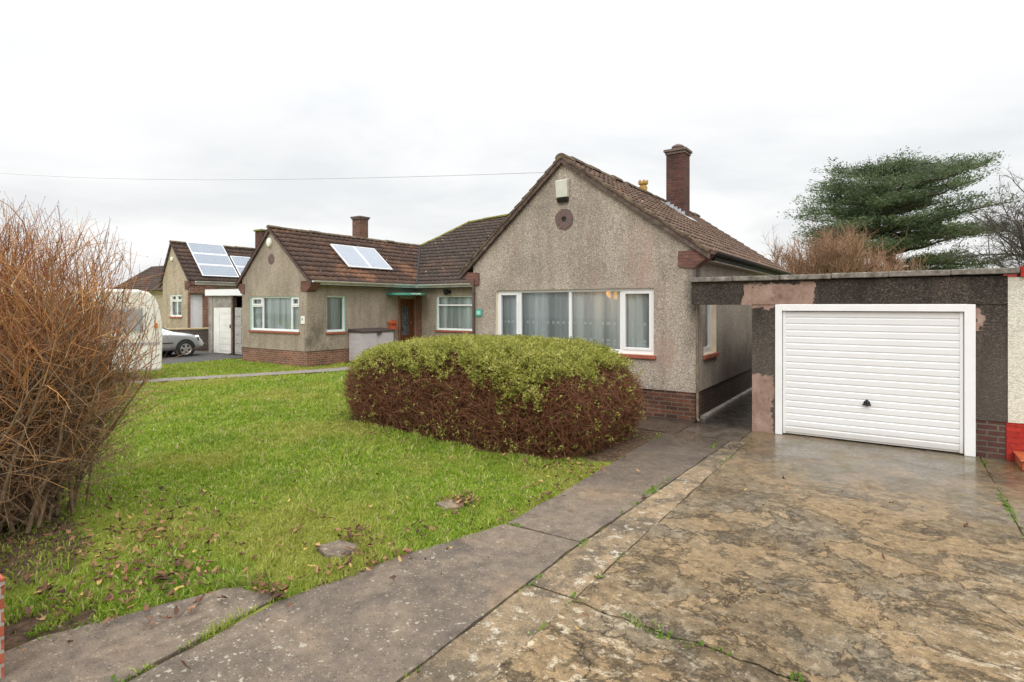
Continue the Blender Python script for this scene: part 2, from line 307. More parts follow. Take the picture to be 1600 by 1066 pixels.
def concrete(name, kind):
    g = G(name); x, y, z = g.sep(g.pos)
    base = g.noise(1.1, 8, .68, dist=.6); fine = g.noise(9, 8, .72); grit = g.noise(120, 3, .7)
    if kind == 'drive':
        sv = g.map(g.pos, (1.0, 1.12, 1), rot=(0, 0, .5))
        flow = g.noise(.75, 10, .62, sv, .4)
        c = g.mix(g.step(flow, .40, .60), (.135, .102, .065, 1), (.205, .155, .098, 1))
        gry = g.step(g.noise(1.0, 8, .65, g.map(sv, loc=(3, 8, 0)), .3), .46, .60)
        c = g.mix(g.math('MULTIPLY', gry, .7), c, (.165, .145, .115, 1))
        zone = g.math('ADD', g.noise(.55, 3, .5, g.map(g.pos, loc=(1.3, 4, 0))), g.math('MULTIPLY', g.step(g.n('VectorMath', {'operation': 'LENGTH'}).outputs['Value'], 3.0, .8), .14))
        zl = [n for n in g.nt.nodes if n.type == 'VECT_MATH' and n.operation == 'LENGTH'][-1]; g.set(zl.inputs[0], g.map(g.pos, (1, .75, 0), (.55, -4.3, 0)))
        pch = g.step(g.math('ADD', g.noise(1.5, 11, .66, sv, .35), g.math('MULTIPLY', zone, .55)), .825, .855)
        c = g.mix(g.math('MULTIPLY', pch, .52), c, g.mix(g.noise(5, 5), (.20, .145, .085, 1), (.31, .225, .135, 1)))
        mott = g.noise(13, 9, .74, sv, .2)
        c = g.mix(1, c, g.ramp(mott, [(.33, .5), (.44, .87), (.55, 1.08), (.66, 1.5)]), 'MULTIPLY')
        dk = g.step(g.noise(2.1, 11, .72, g.map(sv, loc=(4, 7, 0)), .3), .54, .60)
        c = g.mix(g.math('MULTIPLY', dk, .52), c, g.mix(g.noise(20, 4), (.055, .046, .036, 1), (.135, .112, .086, 1)))
        ck = g.vor(.62, g.n('VectorMath', {'operation': 'ADD'}).outputs[0], 'DISTANCE_TO_EDGE')
        ckv = [n for n in g.nt.nodes if n.type == 'VECT_MATH' and n.operation == 'ADD'][-1]; g.set(ckv.inputs[0], g.pos)
        cn = g.n('VectorMath', {'operation': 'SCALE'}, Scale=.5); g.set(cn.inputs[0], g.noise(2.0, 6, .65, col=True)); g.set(ckv.inputs[1], cn.outputs[0])
        crk = g.math('MULTIPLY', g.step(ck.outputs['Distance'], .006, .0015), g.step(g.noise(.9, 2), .52, .6))
        c = g.mix(g.math('MULTIPLY', crk, .85), c, (.025, .02, .015, 1))
        nearm = g.math('MAXIMUM', g.step(g.math('ADD', y, g.math('MULTIPLY', x, 1.2)), 3.0, .8), g.step(g.math('ADD', y, g.math('MULTIPLY', x, -2.0)), 5.2, 2.0)); relief = g.math('ADD', g.math('MULTIPLY', pch, 1.0), g.math('MULTIPLY', dk, -.5))
        pal = g.step(g.noise(7.5, 9, .75, g.map(g.pos, (1, 1.2, 1), (1, 9, 0)), .2), .535, .585)
        patch = g.step(g.noise(.8, 3, .5, g.map(g.pos, loc=(2, 3, 0))), .42, .6)
        c = g.mix(g.math('MULTIPLY', pal, g.math('ADD', .12, g.math('MULTIPLY', nearm, .72))), c, (.46, .41, .33, 1))
        alg = g.math('MULTIPLY', g.step(g.noise(1.3, 6, .65, g.map(g.pos, loc=(8, 1, 0))), .5, .66), g.step(y, 6.5, 9))
        c = g.mix(g.math('MULTIPLY', alg, .45), c, (.15, .14, .035, 1))
    elif kind == 'strip':
        relief = 0.0
        c = g.ramp(base, [(.3, (.10, .075, .05)), (.46, (.20, .148, .09)), (.56, (.29, .21, .125)), (.64, (.17, .13, .08)), (.75, (.12, .097, .07))])
        dk = g.step(g.noise(2.6, 10, .76, dist=.3), .49, .57); c = g.mix(g.math('MULTIPLY', dk, .7), c, (.085, .07, .052, 1))
        pal = g.step(g.noise(8, 8, .74, g.map(g.pos, loc=(1, 9, 0))), .545, .60); c = g.mix(g.math('MULTIPLY', pal, .7), c, (.46, .42, .33, 1))
    else:
        relief = 0.0
        c = g.ramp(base, [(.28, (.085, .068, .053)), (.43, (.135, .108, .085)), (.55, (.19, .148, .108)), (.64, (.135, .106, .08)), (.76, (.20, .15, .10))])
        br = g.step(g.noise(.9, 5, .6, g.map(g.pos, loc=(3, 3, 0))), .55, .7); c = g.mix(g.math('MULTIPLY', br, .6), c, (.29, .20, .12, 1))
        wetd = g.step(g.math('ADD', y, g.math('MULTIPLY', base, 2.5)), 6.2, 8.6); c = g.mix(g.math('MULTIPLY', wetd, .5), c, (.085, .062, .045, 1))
        spn = g.noise(17, 5, .62, g.map(g.pos, (1, 1.25, 1), (3, 5, 0)))
        sp_m = g.math('MULTIPLY', g.step(spn, .60, .645), g.step(g.noise(1.15, 3, .5, g.map(g.pos, loc=(6, 2, 0))), .43, .56)); sp_m = g.math('MULTIPLY', sp_m, g.step(y, 5.5, 2.8))
        c = g.mix(g.math('MULTIPLY', sp_m, .8), c, (.40, .37, .29, 1))
        dots = g.vor(9); dm = g.math('MULTIPLY', g.step(dots.outputs['Distance'], .16, .10), g.step(g.sep(dots.outputs['Color'])[0], .86, .88))
        c = g.mix(g.math('MULTIPLY', dm, .7), c, (.42, .39, .32, 1))
        passage_shade = g.step(y, 9.6, 10.3); c = g.mix(g.math('MULTIPLY', passage_shade, .85), c, (.022, .018, .013, 1))  # shade of the enclosed passage painted into its floor colour
    c = g.mix(1, c, g.ramp(fine, [(.28, .62), (.7, 1.28)]), 'MULTIPLY')
    if kind == 'drive': c = g.mix(1, c, (1.04, .98, .86, 1), 'MULTIPLY')
    c = g.mix(1, c, g.ramp(grit, [(.3, .60), (.7, 1.40)]), 'MULTIPLY')
    agg = g.vor(55); ar = g.sep(agg.outputs['Color'])
    c = g.mix(g.math('MULTIPLY', g.math('MULTIPLY', g.step(ar[0], .86, .9), g.step(agg.outputs['Distance'], .45, .3)), .55), c, (.36, .31, .24, 1))
    c = g.mix(g.math('MULTIPLY', g.math('MULTIPLY', g.step(ar[1], .86, .9), g.step(agg.outputs['Distance'], .45, .3)), .6), c, (.05, .042, .034, 1))
    wet = g.math('MULTIPLY', g.step(g.math('ADD', y, g.math('MULTIPLY', g.noise(.9, 5, .6), 2.6)), 7.4, 10.2), g.ramp(g.noise(2.6, 6, .65, dist=.5), [(.30, .45), (.55, 1.0)]))
    c = g.mix(g.math('MULTIPLY', wet, .34), c, (.0, .0, .0, 1))
    rough = g.math('SUBTRACT', g.math('ADD', .70, g.math('MULTIPLY', fine, .25)), g.math('MULTIPLY', wet, .56))
    h = g.math('ADD', g.math('ADD', g.math('MULTIPLY', fine, 1.0), relief), g.math('ADD', g.math('MULTIPLY', base, 1.2), g.math('MULTIPLY', grit, .12)))
    bs = g.n('Bump', Height=h, Distance=.022, Strength=g.math('SUBTRACT', .95, g.math('MULTIPLY', wet, .72)))
    g.set(g.bsdf.inputs['Normal'], bs.outputs[0])
    g.set(g.bsdf.inputs['Coat Weight'], g.math('MULTIPLY', wet, .45)); g.set(g.bsdf.inputs['Coat Roughness'], .12)
    return g.fin(c, rough, g.math('ADD', .2, g.math('MULTIPLY', wet, .35)))
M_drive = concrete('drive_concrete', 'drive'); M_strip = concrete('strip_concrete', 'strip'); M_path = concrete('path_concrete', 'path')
M_tarmac = plain('tarmac', (.07, .065, .06), .8, .3, 5, bump=.01)
M_npath = plain('far_path', (.22, .19, .165), .85, .3, 4)

# ------------------------------------------------------------------ mesh building
ORG = {}
def setp(o, label=None, cat=None, group=None, kind=None):
    if label: o['label'] = label
    if cat: o['category'] = cat
    if group: o['group'] = group
    if kind: o['kind'] = kind
    return o
def thing(name, loc, label, cat, group=None):
    o = bpy.data.objects.new(name, None); col.objects.link(o); o.location = loc; o.empty_display_size = .2
    ORG[o] = V(loc); return setp(o, label, cat, group)
Z = V((0, 0, 1))
class MB:
    def __init__(s): s.v = []; s.f = []; s.m = []; s.uvs = []; s.sm = []
    def face(s, pts, mi=0, uv=None, smooth=False):
        pts = [V(p) for p in pts]; b = len(s.v); s.v += pts; s.f.append(list(range(b, b + len(pts)))); s.m.append(mi); s.sm.append(smooth)
        if uv is None:
            n = V((0, 0, 0))
            for i in range(len(pts)): n += (pts[i] - pts[0]).cross(pts[(i + 1) % len(pts)] - pts[0])
            n = n.normalized() if n.length > 1e-12 else Z
            if abs(n.z) > .95: uv = [(p.x, p.y) for p in pts]
            else:
                t = Z.cross(n).normalized(); w = n.cross(t); uv = [(p.dot(t), p.dot(w)) for p in pts]
        s.uvs.append(uv)
    def box(s, a, b, mi=0):
        x0, y0, z0 = a; x1, y1, z1 = b
        P = lambda i, j, k: V(((x0, x1)[i], (y0, y1)[j], (z0, z1)[k]))
        for q in (((0,0,0),(0,1,0),(1,1,0),(1,0,0)), ((0,0,1),(1,0,1),(1,1,1),(0,1,1)), ((0,0,0),(1,0,0),(1,0,1),(0,0,1)),
                  ((1,0,0),(1,1,0),(1,1,1),(1,0,1)), ((1,1,0),(0,1,0),(0,1,1),(1,1,1)), ((0,1,0),(0,0,0),(0,0,1),(0,1,1))):
            s.face([P(*i) for i in q], mi)
    def obox(s, O, T, N, a0, a1, z0, z1, n0, n1, mi=0):    # box in a wall frame (T along, N outward)
        f = lambda a, z, n: O + T * a + Z * z + N * n
        c = [[[f(a, z, n) for n in (n0, n1)] for z in (z0, z1)] for a in (a0, a1)]
        s.hexa(c, mi)
    def hexa(s, c, mi=0):
        cen = sum((c[i][j][k] for i in (0, 1) for j in (0, 1) for k in (0, 1)), V((0, 0, 0))) / 8
        for q in (((0,0,0),(0,0,1),(0,1,1),(0,1,0)), ((1,0,0),(1,1,0),(1,1,1),(1,0,1)), ((0,0,0),(1,0,0),(1,0,1),(0,0,1)),
                  ((0,1,0),(0,1,1),(1,1,1),(1,1,0)), ((0,0,0),(0,1,0),(1,1,0),(1,0,0)), ((0,0,1),(1,0,1),(1,1,1),(0,1,1))):
            p = [c[i][j][k] for i, j, k in q]
            n = (p[1] - p[0]).cross(p[2] - p[0])
            if n.dot((p[0] + p[2]) / 2 - cen) < 0: p.reverse()
            s.face(p, mi)
    def prism(s, poly, off, mi=0, mi_cap=None):            # closed prism: polygon moved by off
        poly = [V(p) for p in poly]; off = V(off); top = [p + off for p in poly]
        cen = sum(poly, V((0, 0, 0))) / len(poly) + off / 2
        def put(p, m):
            n = V((0, 0, 0))
            for i in range(1, len(p) - 1): n += (p[i] - p[0]).cross(p[i + 1] - p[0])
            if n.dot(sum(p, V((0, 0, 0))) / len(p) - cen) < 0: p = p[::-1]
            s.face(p, m)
        put(list(poly), mi if mi_cap is None else mi_cap); put(list(top), mi if mi_cap is None else mi_cap)
        for i in range(len(poly)):
            j = (i + 1) % len(poly); put([poly[i], poly[j], top[j], top[i]], mi)
    def tube(s, pts, r, sides=8, mi=0, cap=True, smooth=True):
        pts = [V(p) for p in pts]; rs = r if isinstance(r, (list, tuple)) else [r] * len(pts); rings = []
        for i, p in enumerate(pts):
            d = (pts[min(i + 1, len(pts) - 1)] - pts[max(i - 1, 0)]).normalized()
            a = d.cross(Z if abs(d.z) < .9 else V((1, 0, 0))).normalized(); b = d.cross(a)
            rings.append([p + (a * math.cos(2 * math.pi * k / sides) + b * math.sin(2 * math.pi * k / sides)) * rs[i] for k in range(sides)])
        for i in range(len(pts) - 1):
            for k in range(sides):
                l = (k + 1) % sides; s.face([rings[i][l], rings[i][k], rings[i + 1][k], rings[i + 1][l]], mi, smooth=smooth)
        if cap: s.face(rings[0], mi); s.face(rings[-1][::-1], mi)
    def lathe(s, O, prof, axis=Z, sides=20, mi=0):
        O = V(O); axis = V(axis).normalized(); a = axis.cross(V((1, 0, 0)) if abs(axis.x) < .9 else V((0, 1, 0))).normalized(); b = axis.cross(a)
        R_ = [[O + axis * h + (a * math.cos(2 * math.pi * k / sides) + b * math.sin(2 * math.pi * k / sides)) * max(r, 1e-4) for k in range(sides)] for r, h in prof]
        for i in range(len(R_) - 1):
            for k in range(sides):
                l = (k + 1) % sides; s.face([R_[i][k], R_[i][l], R_[i + 1][l], R_[i + 1][k]], mi, smooth=True)
    def build(s, name, mats, parent=None, bevel=0, weld=False):
        mats = mats if isinstance(mats, (list, tuple)) else [mats]
        me = bpy.data.meshes.new(name); o = bpy.data.objects.new(name, me); col.objects.link(o)
        org = V((0, 0, 0))
        if parent is not None: o.parent = parent; org = ORG[parent]
        ORG[o] = org
        me.from_pydata([p - org for p in s.v], [], s.f)
        uvl = me.uv_layers.new(name='UVMap'); flat = [c for f in s.uvs for q in f for c in q]
        uvl.data.foreach_set('uv', flat)
        me.polygons.foreach_set('material_index', s.m); me.polygons.foreach_set('use_smooth', s.sm)
        for m in mats: me.materials.append(m)
        if bevel or weld:
            w = o.modifiers.new('w', 'WELD'); w.merge_threshold = 1e-4
        if bevel:
            b = o.modifiers.new('b', 'BEVEL'); b.width = bevel; b.segments = 2; b.limit_method = 'ANGLE'; b.angle_limit = R(40)
        me.validate(); me.update(); return o

def np_mesh(name, verts, faces_list, uv_u, mats, parent=None, smooth=False):
    """verts (n,3); faces_list: list of index arrays (m,k); uv_u per vertex -> uv.x"""
    me = bpy.data.meshes.new(name); o = bpy.data.objects.new(name, me); col.objects.link(o)
    org = V((0, 0, 0))
    if parent is not None: o.parent = parent; org = ORG[parent]
    ORG[o] = org
    verts = verts - np.array(org)
    loops = np.concatenate([f.ravel() for f in faces_list]).astype(np.int32)
    counts = np.concatenate([np.full(len(f), f.shape[1], np.int32) for f in faces_list])
    starts = np.concatenate([[0], np.cumsum(counts)[:-1]]).astype(np.int32)
    me.vertices.add(len(verts)); me.vertices.foreach_set('co', verts.astype(np.float32).ravel())
    me.loops.add(len(loops)); me.loops.foreach_set('vertex_index', loops)
    me.polygons.add(len(counts)); me.polygons.foreach_set('loop_start', starts); me.polygons.foreach_set('loop_total', counts)
    uvl = me.uv_layers.new(name='UVMap'); uv = np.zeros((len(loops), 2), np.float32); uv[:, 0] = uv_u[loops]; uvl.data.foreach_set('uv', uv.ravel())
    if smooth: me.polygons.foreach_set('use_smooth', np.ones(len(counts), bool))
    me.materials.append(mats); me.update(calc_edges=True); me.validate(); return o

def unit(a): return a / np.maximum(np.linalg.norm(a, axis=-1, keepdims=True), 1e-9)
def np_tubes(P, Rr, sides=3):
    """P (M,N,3), Rr (M,N) -> verts, quads"""
    M, N, _ = P.shape
    D = np.empty_like(P); D[:, 1:-1] = P[:, 2:] - P[:, :-2]; D[:, 0] = P[:, 1] - P[:, 0]; D[:, -1] = P[:, -1] - P[:, -2]
    D = unit(D); ref = np.where(np.abs(D[..., 2:3]) < .9, np.array([0, 0, 1.]), np.array([1., 0, 0]))
    A = unit(np.cross(D, ref)); B = np.cross(D, A)
    ang = 2 * np.pi * np.arange(sides) / sides
    vs = P[:, :, None] + (A[:, :, None] * np.cos(ang)[None, None, :, None] + B[:, :, None] * np.sin(ang)[None, None, :, None]) * Rr[:, :, None, None]
    idx = np.arange(M * N * sides).reshape(M, N, sides); nx = np.roll(idx, -1, axis=2)
    q = np.stack([idx[:, :-1], nx[:, :-1], nx[:, 1:], idx[:, 1:]], -1).reshape(-1, 4)
    return vs.reshape(-1, 3), q
def np_leaves(P, D, S, wr=.5, seed=0):
    """leaf quads (rhombus of 4 verts) at P along D with size S"""
    rg = np.random.default_rng(seed); n = len(P); D = unit(D)
    W = unit(np.cross(D, unit(rg.normal(size=(n, 3)))))
    U = np.cross(D, W) * .15
    S = S[:, None]
    v = np.stack([P, P + (D * .5 + W * wr * .5 + U) * S, P + D * S, P + (D * .5 - W * wr * .5 + U) * S], 1)
    return v.reshape(-1, 3), np.arange(4 * n).reshape(n, 4)

# ------------------------------------------------------------------ roof helpers
def tile_slope(mb, O, T, S, poly, gauge=.27, tw=.24, lift=.028, amp=.022, mi=0):
    """profiled tiles over a polygon poly [(a,s)...] in the frame O + T*a + S*s; N = upward normal"""
    N = T.cross(S).normalized()
    if N.z < 0: N = -N
    ss = [p[1] for p in poly]; s0, s1 = min(ss), max(ss); n = max(1, math.ceil((s1 - s0) / gauge))
    def span(s):
        s = min(max(s, s0 + 1e-4), s1 - 1e-4); xs = []
        for i in range(len(poly)):
            (a0, t0), (a1, t1) = poly[i], poly[(i + 1) % len(poly)]
            if (t0 - s) * (t1 - s) <= 0 and abs(t1 - t0) > 1e-9: xs.append(a0 + (a1 - a0) * (s - t0) / (t1 - t0))
        return (min(xs), max(xs)) if xs else (0, 0)
    step = tw / 8
    def prof(a):
        f = (a / tw) % 1.0
        return amp * (math.sin(math.pi * f / .42) if f < .42 else -.25 * math.sin(math.pi * (f - .42) / .58))
    rnd = random.Random(3)
    for k in range(n):
        sa = s0 + k * gauge; sb = min(sa + gauge + .01, s1)
        if sb - sa < .03: continue
        la, ra = span(sa); lb, rb = span(sb); lo, hi = min(la, lb), max(ra, rb)
        i0, i1 = math.floor(lo / step), math.ceil(hi / step)
        cols = [i * step for i in range(i0, i1 + 1)]
        jit = {}
        rows = []
        for (s, l, r, h, up) in ((sa, la, ra, 0, 0), (sa, la, ra, lift, 1), (sb, lb, rb, lift * .12, 1)):
            row = []
            for a in cols:
                ti = math.floor(a / tw + 1e-6)
                if ti not in jit: jit[ti] = (rnd.uniform(-.004, .006), rnd.uniform(-.006, .006))
                aa = min(max(a, l), r)
                row.append((O + T * aa + S * (s + (jit[ti][1] if s == sa else 0)) + N * (h + (prof(aa) + jit[ti][0] if up else prof(aa) * .3)), aa))
            rows.append(row)
        for j in range(2):
            for i in range(len(cols) - 1):
                q = [rows[j][i], rows[j][i + 1], rows[j + 1][i + 1], rows[j + 1][i]]
                if abs(q[0][1] - q[1][1]) < 1e-6 and abs(q[2][1] - q[3][1]) < 1e-6: continue
                ac = (cols[i] + cols[i + 1]) / 2 / tw; fu = math.floor(ac)
                pts = [p[0] for p in q]; n_ = (pts[1] - pts[0]).cross(pts[2] - pts[0])
                vv = (k + .02, k + .02, k + .04, k + .04) if j == 0 else (k + .04, k + .04, k + .96, k + .96)
                uv = [(min(max(p[1] / tw, fu + .01), fu + .99), w) for p, w in zip(q, vv)]
                if n_.dot(N) < 0 and j == 1: pts.reverse(); uv.reverse()
                mb.face(pts, mi, uv, smooth=(j == 1))
def ridge_run(mb, A, B, r=.12, seg=.42, mi=0, flat=.8, jit=.012):
    A, B = V(A), V(B); L = (B - A).length; d = (B - A) / L; side = d.cross(Z).normalized(); up = side.cross(d)
    n = max(1, round(L / seg)); rnd = random.Random(int(L * 100))
    for i in range(n):
        p0 = A + d * (L * i / n + .006); p1 = A + d * (L * (i + 1) / n + .02); off = up * rnd.uniform(-jit, jit)
        K = 8; rr = r * rnd.uniform(.96, 1.04)
        for k in range(K):
            t0, t1 = math.pi * k / K, math.pi * (k + 1) / K
            e = lambda t, q: p0 + off + side * (math.cos(t) * q) + up * (math.sin(t) * q * flat - .03)
            e2 = lambda t, q: p1 + off + side * (math.cos(t) * q) + up * (math.sin(t) * q * flat - .03)
            mb.face([e(t0, rr), e(t1, rr), e2(t1, rr * .95), e2(t0, rr * .95)], mi, smooth=True)
        mb.face([p0 + off + side * (math.cos(math.pi * k / K) * rr) + up * (math.sin(math.pi * k / K) * rr * flat - .03) for k in range(K + 1)], mi)
        mb.face([p1 + off + side * (math.cos(math.pi * k / K) * rr * .95) + up * (math.sin(math.pi * k / K) * rr * .95 * flat - .03) for k in range(K + 1)][::-1], mi)
def gutter(mb, A, B, r=.06, mi=0, below=0):
    A, B = V(A), V(B); d = (B - A).normalized(); side = d.cross(Z).normalized(); K = 8
    prof = [(math.cos(t) * r, math.sin(t) * r) for t in [math.pi + math.pi * k / K for k in range(K + 1)]] + [(math.cos(t) * r * .88, math.sin(t) * r * .88) for t in [2 * math.pi - math.pi * k / K for k in range(K + 1)]]
    P = [[p + side * a + Z * b for a, b in prof] for p in (A, B)]
    n = len(prof)
    for k in range(n): l = (k + 1) % n; mb.face([P[0][k], P[0][l], P[1][l], P[1][k]], mi)
    mb.face(P[0], mi); mb.face(P[1][::-1], mi)
    L = (B - A).length
    for i in range(1, max(2, int(L / 1.0))):
        p = A + d * (L * i / max(2, int(L / 1.0)))
        q0 = [p + side * (a * 1.12) + Z * (b * 1.12) for a, b in prof[:K + 1]]
        q1 = [v + d * .04 for v in q0]
        for k in range(K): mb.face([q0[k], q0[k + 1], q1[k + 1], q1[k]], mi)

# ------------------------------------------------------------------ walls and windows
def wall_rect(mb, O, T, N, a0, a1, z0, z1, holes=(), reveal=.1, mi=0, mi_rev=0):
    xs = sorted({a0, a1, *[h[0] for h in holes], *[h[1] for h in holes]}); zs = sorted({z0, z1, *[h[2] for h in holes], *[h[3] for h in holes]})
    f = lambda a, z, n=0: O + T * a + Z * z + N * n
    def put(p):
        n_ = (p[1] - p[0]).cross(p[2] - p[0]); mb.face(p if n_.dot(N) > 0 else p[::-1], mi)
    for i in range(len(xs) - 1):
        for j in range(len(zs) - 1):
            cx, cz = (xs[i] + xs[i + 1]) / 2, (zs[j] + zs[j + 1]) / 2
            if any(h[0] < cx < h[1] and h[2] < cz < h[3] for h in holes): continue
            put([f(xs[i], zs[j]), f(xs[i + 1], zs[j]), f(xs[i + 1], zs[j + 1]), f(xs[i], zs[j + 1])])
    for (h0, h1, k0, k1) in holes:
        for q in ([(h0, k0), (h0, k1)], [(h1, k1), (h1, k0)], [(h0, k1), (h1, k1)], [(h1, k0), (h0, k0)]):
            (a, z), (b, w) = q
            p = [f(a, z), f(b, w), f(b, w, -reveal - .05), f(a, z, -reveal - .05)]
            n_ = (p[1] - p[0]).cross(p[2] - p[0]); c = f((h0 + h1) / 2, (k0 + k1) / 2, -.05)
            mb.face(p if n_.dot(c - p[0]) > 0 else p[::-1], mi_rev)
def window(parent, O, T, N, a0, a1, z0, z1, mull=(), transom=None, sash=(), setback=.06, fw=.055, sill=True, netm=None, sill_over=.05, name='window'):
    """uPVC window; mull: positions of mullions; transom: {bay: z}; sash: bays with an opening casement"""
    m = MB(); d0, d1 = -setback - .07, -setback
    m.obox(O, T, N, a0, a0 + fw, z0, z1, d0, d1); m.obox(O, T, N, a1 - fw, a1, z0, z1, d0, d1)
    m.obox(O, T, N, a0 + fw, a1 - fw, z1 - fw, z1, d0, d1); m.obox(O, T, N, a0 + fw, a1 - fw, z0, z0 + fw * 1.3, d0, d1)
    edges = [a0 + fw] + [e for x in mull for e in (x - .032, x + .032)] + [a1 - fw]
    for x in mull: m.obox(O, T, N, x - .032, x + .032, z0 + fw * 1.3, z1 - fw, d0, d1 - .002)
    bays = [(edges[2 * i], edges[2 * i + 1]) for i in range(len(mull) + 1)]
    panes = []
    for bi, (b0, b1) in enumerate(bays):
        cells = [(z0 + fw * 1.3, z1 - fw)]
        if transom and bi in transom:
            t = transom[bi]; m.obox(O, T, N, b0, b1, t - .03, t + .03, d0, d1 - .002); cells = [(z0 + fw * 1.3, t - .03), (t + .03, z1 - fw)]
        for ci, (c0, c1) in enumerate(cells):
            if (bi in sash) or ((bi, ci) in sash):
                s_ = .05; q0, q1 = d0 + .01, d1 + .012
                m.obox(O, T, N, b0, b0 + s_, c0, c1, q0, q1); m.obox(O, T, N, b1 - s_, b1, c0, c1, q0, q1)
                m.obox(O, T, N, b0 + s_, b1 - s_, c0, c0 + s_, q0, q1); m.obox(O, T, N, b0 + s_, b1 - s_, c1 - s_, c1, q0, q1)
                panes.append((b0 + s_, b1 - s_, c0 + s_, c1 - s_))
            else: panes.append((b0, b1, c0, c1))
    w = m.build(name, M_white, parent, bevel=.006)
    f = lambda a, z, n: O + T * a + Z * z + N * n
    for (b0, b1, c0, c1) in panes:
        g_ = MB(); p = [f(b0, c0, d0 + .03), f(b1, c0, d0 + .03), f(b1, c1, d0 + .03), f(b0, c1, d0 + .03)]
        if (p[1] - p[0]).cross(p[2] - p[0]).dot(N) < 0: p.reverse()
        g_.face(p); g_.build('pane', M_glass, w)
    if sill:
        s_ = MB(); s_.obox(O, T, N, a0 - sill_over, a1 + sill_over, z0 - .075, z0 - .004, -.06, .05); s_.build('sill', M_sill, w, bevel=.008)
    if netm:
        c = MB(); n_ = int((a1 - a0 + .1) / .02); rnd = random.Random(int(a0 * 10)); ph = rnd.uniform(0, 9); prev = None
        for i in range(n_ + 1):
            a = a0 - .05 + i * .02
            off = -.19 + .022 * math.sin(a * 46 + ph + 1.5 * math.sin(a * 7)) + .012 * math.sin(a * 17 + ph)
            cur = (a, off)
            if prev:
                p = [f(prev[0], z0 - .05, prev[1]), f(cur[0], z0 - .05, cur[1]), f(cur[0], z1 + .04, cur[1] * .98), f(prev[0], z1 + .04, prev[1] * .98)]
                c.face(p, 0, [(prev[0], z0 - .05), (cur[0], z0 - .05), (cur[0], z1 + .04), (prev[0], z1 + .04)], smooth=True)
            prev = cur
        c.build('net_curtain', netm, w, weld=True)
    return w

X, Y = V((1, 0, 0)), V((0, 1, 0))

# ================================================================== MAIN BUNGALOW (right gable)
hv = 10.15; uL, uR, uA = -7.90, -2.93, -5.60
eL, eR, ez = (-8.22, 2.78), (-2.68, 2.98), 5.05
kL = (ez - eL[1]) / (uA - eL[0]); kR = (ez - eR[1]) / (eR[0] - uA); vb = 19.5
bung = thing('bungalow', (-5.4, hv, 0), 'grey pebbledashed bungalow with wide gable behind the clipped hedge and beside the white garage door', 'bungalow', 'pebbledashed bungalows')
m = MB(); O = V((0, hv, 0)); N = -Y
wF = (-7.27, -3.70, 1.13, 2.37)
wall_rect(m, O, X, N, uL, uR, .5, 2.9, [wF], .12, 0, 1)
zl = eL[1] + (uL - eL[0]) * kL - .03; zr = eR[1] + (eR[0] - uR) * kR - .03
m.face([O + X * uL + Z * 2.9, O + X * uR + Z * 2.9, O + X * uR + Z * zr, O + X * uA + Z * (ez - .03), O + X * uL + Z * zl])
SO = V((uR, 0, 0)); wS = (10.62, 11.52, 1.13, 2.3)
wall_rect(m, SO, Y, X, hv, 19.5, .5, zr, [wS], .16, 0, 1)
wall_rect(m, V((uL, 0, 0)), Y, -X, hv, 19.5, .0, zl)
wall_rect(m, V((0, vb, 0)), X, Y, uL, uR, 0, 2.9)
m.face([V((uR, vb, 2.9)), V((uL, vb, 2.9)), V((uL, vb, zl)), V((uA, vb, ez - .03)), V((uR, vb, zr))])
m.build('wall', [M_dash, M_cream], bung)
m = MB(); b = .018
m.face([V((uL + b, hv + b, 0)), V((uR - b, hv + b, 0)), V((uR - b, hv + b, .5)), V((uL + b, hv + b, .5))])
m.face([V((uR - b, hv + b, 0)), V((uR - b, vb, 0)), V((uR - b, vb, .5)), V((uR - b, hv + b, .5))])
m.face([V((uL, hv, .5)), V((uL + b, hv + b, .5)), V((uR - b, hv + b, .5)), V((uR, hv, .5))]); m.face([V((uR, hv, .5)), V((uR - b, hv + b, .5)), V((uR - b, vb, .5)), V((uR, vb, .5))])
m.build('brick_base', M_brick, bung)
m = MB(); m.box((uR + .0, hv + .25, 0), (uR + .09, vb, .05)); m.build('base_fillet', M_conc, bung)
# window + lamp
window(bung, O, X, N, *wF[:2], wF[2], wF[3], mull=(-6.68, -5.47, -4.36), sash=(0, 3), netm=M_net)
window(bung, SO, Y, X, *wS, mull=(), sash=(0,), setback=.1, netm=M_net2)
# interior partitions so that the rooms read as rooms
m = MB(); m.box((uL + .1, 13.6, 0), (uR - .1, 13.7, 2.6)); m.build('room_partition', M_dark, bung); m = MB(); m.box((uL + .1, hv + .3, 2.55), (uR - .1, 13.599, 2.6)); m.build('ceiling', M_dark, bung)
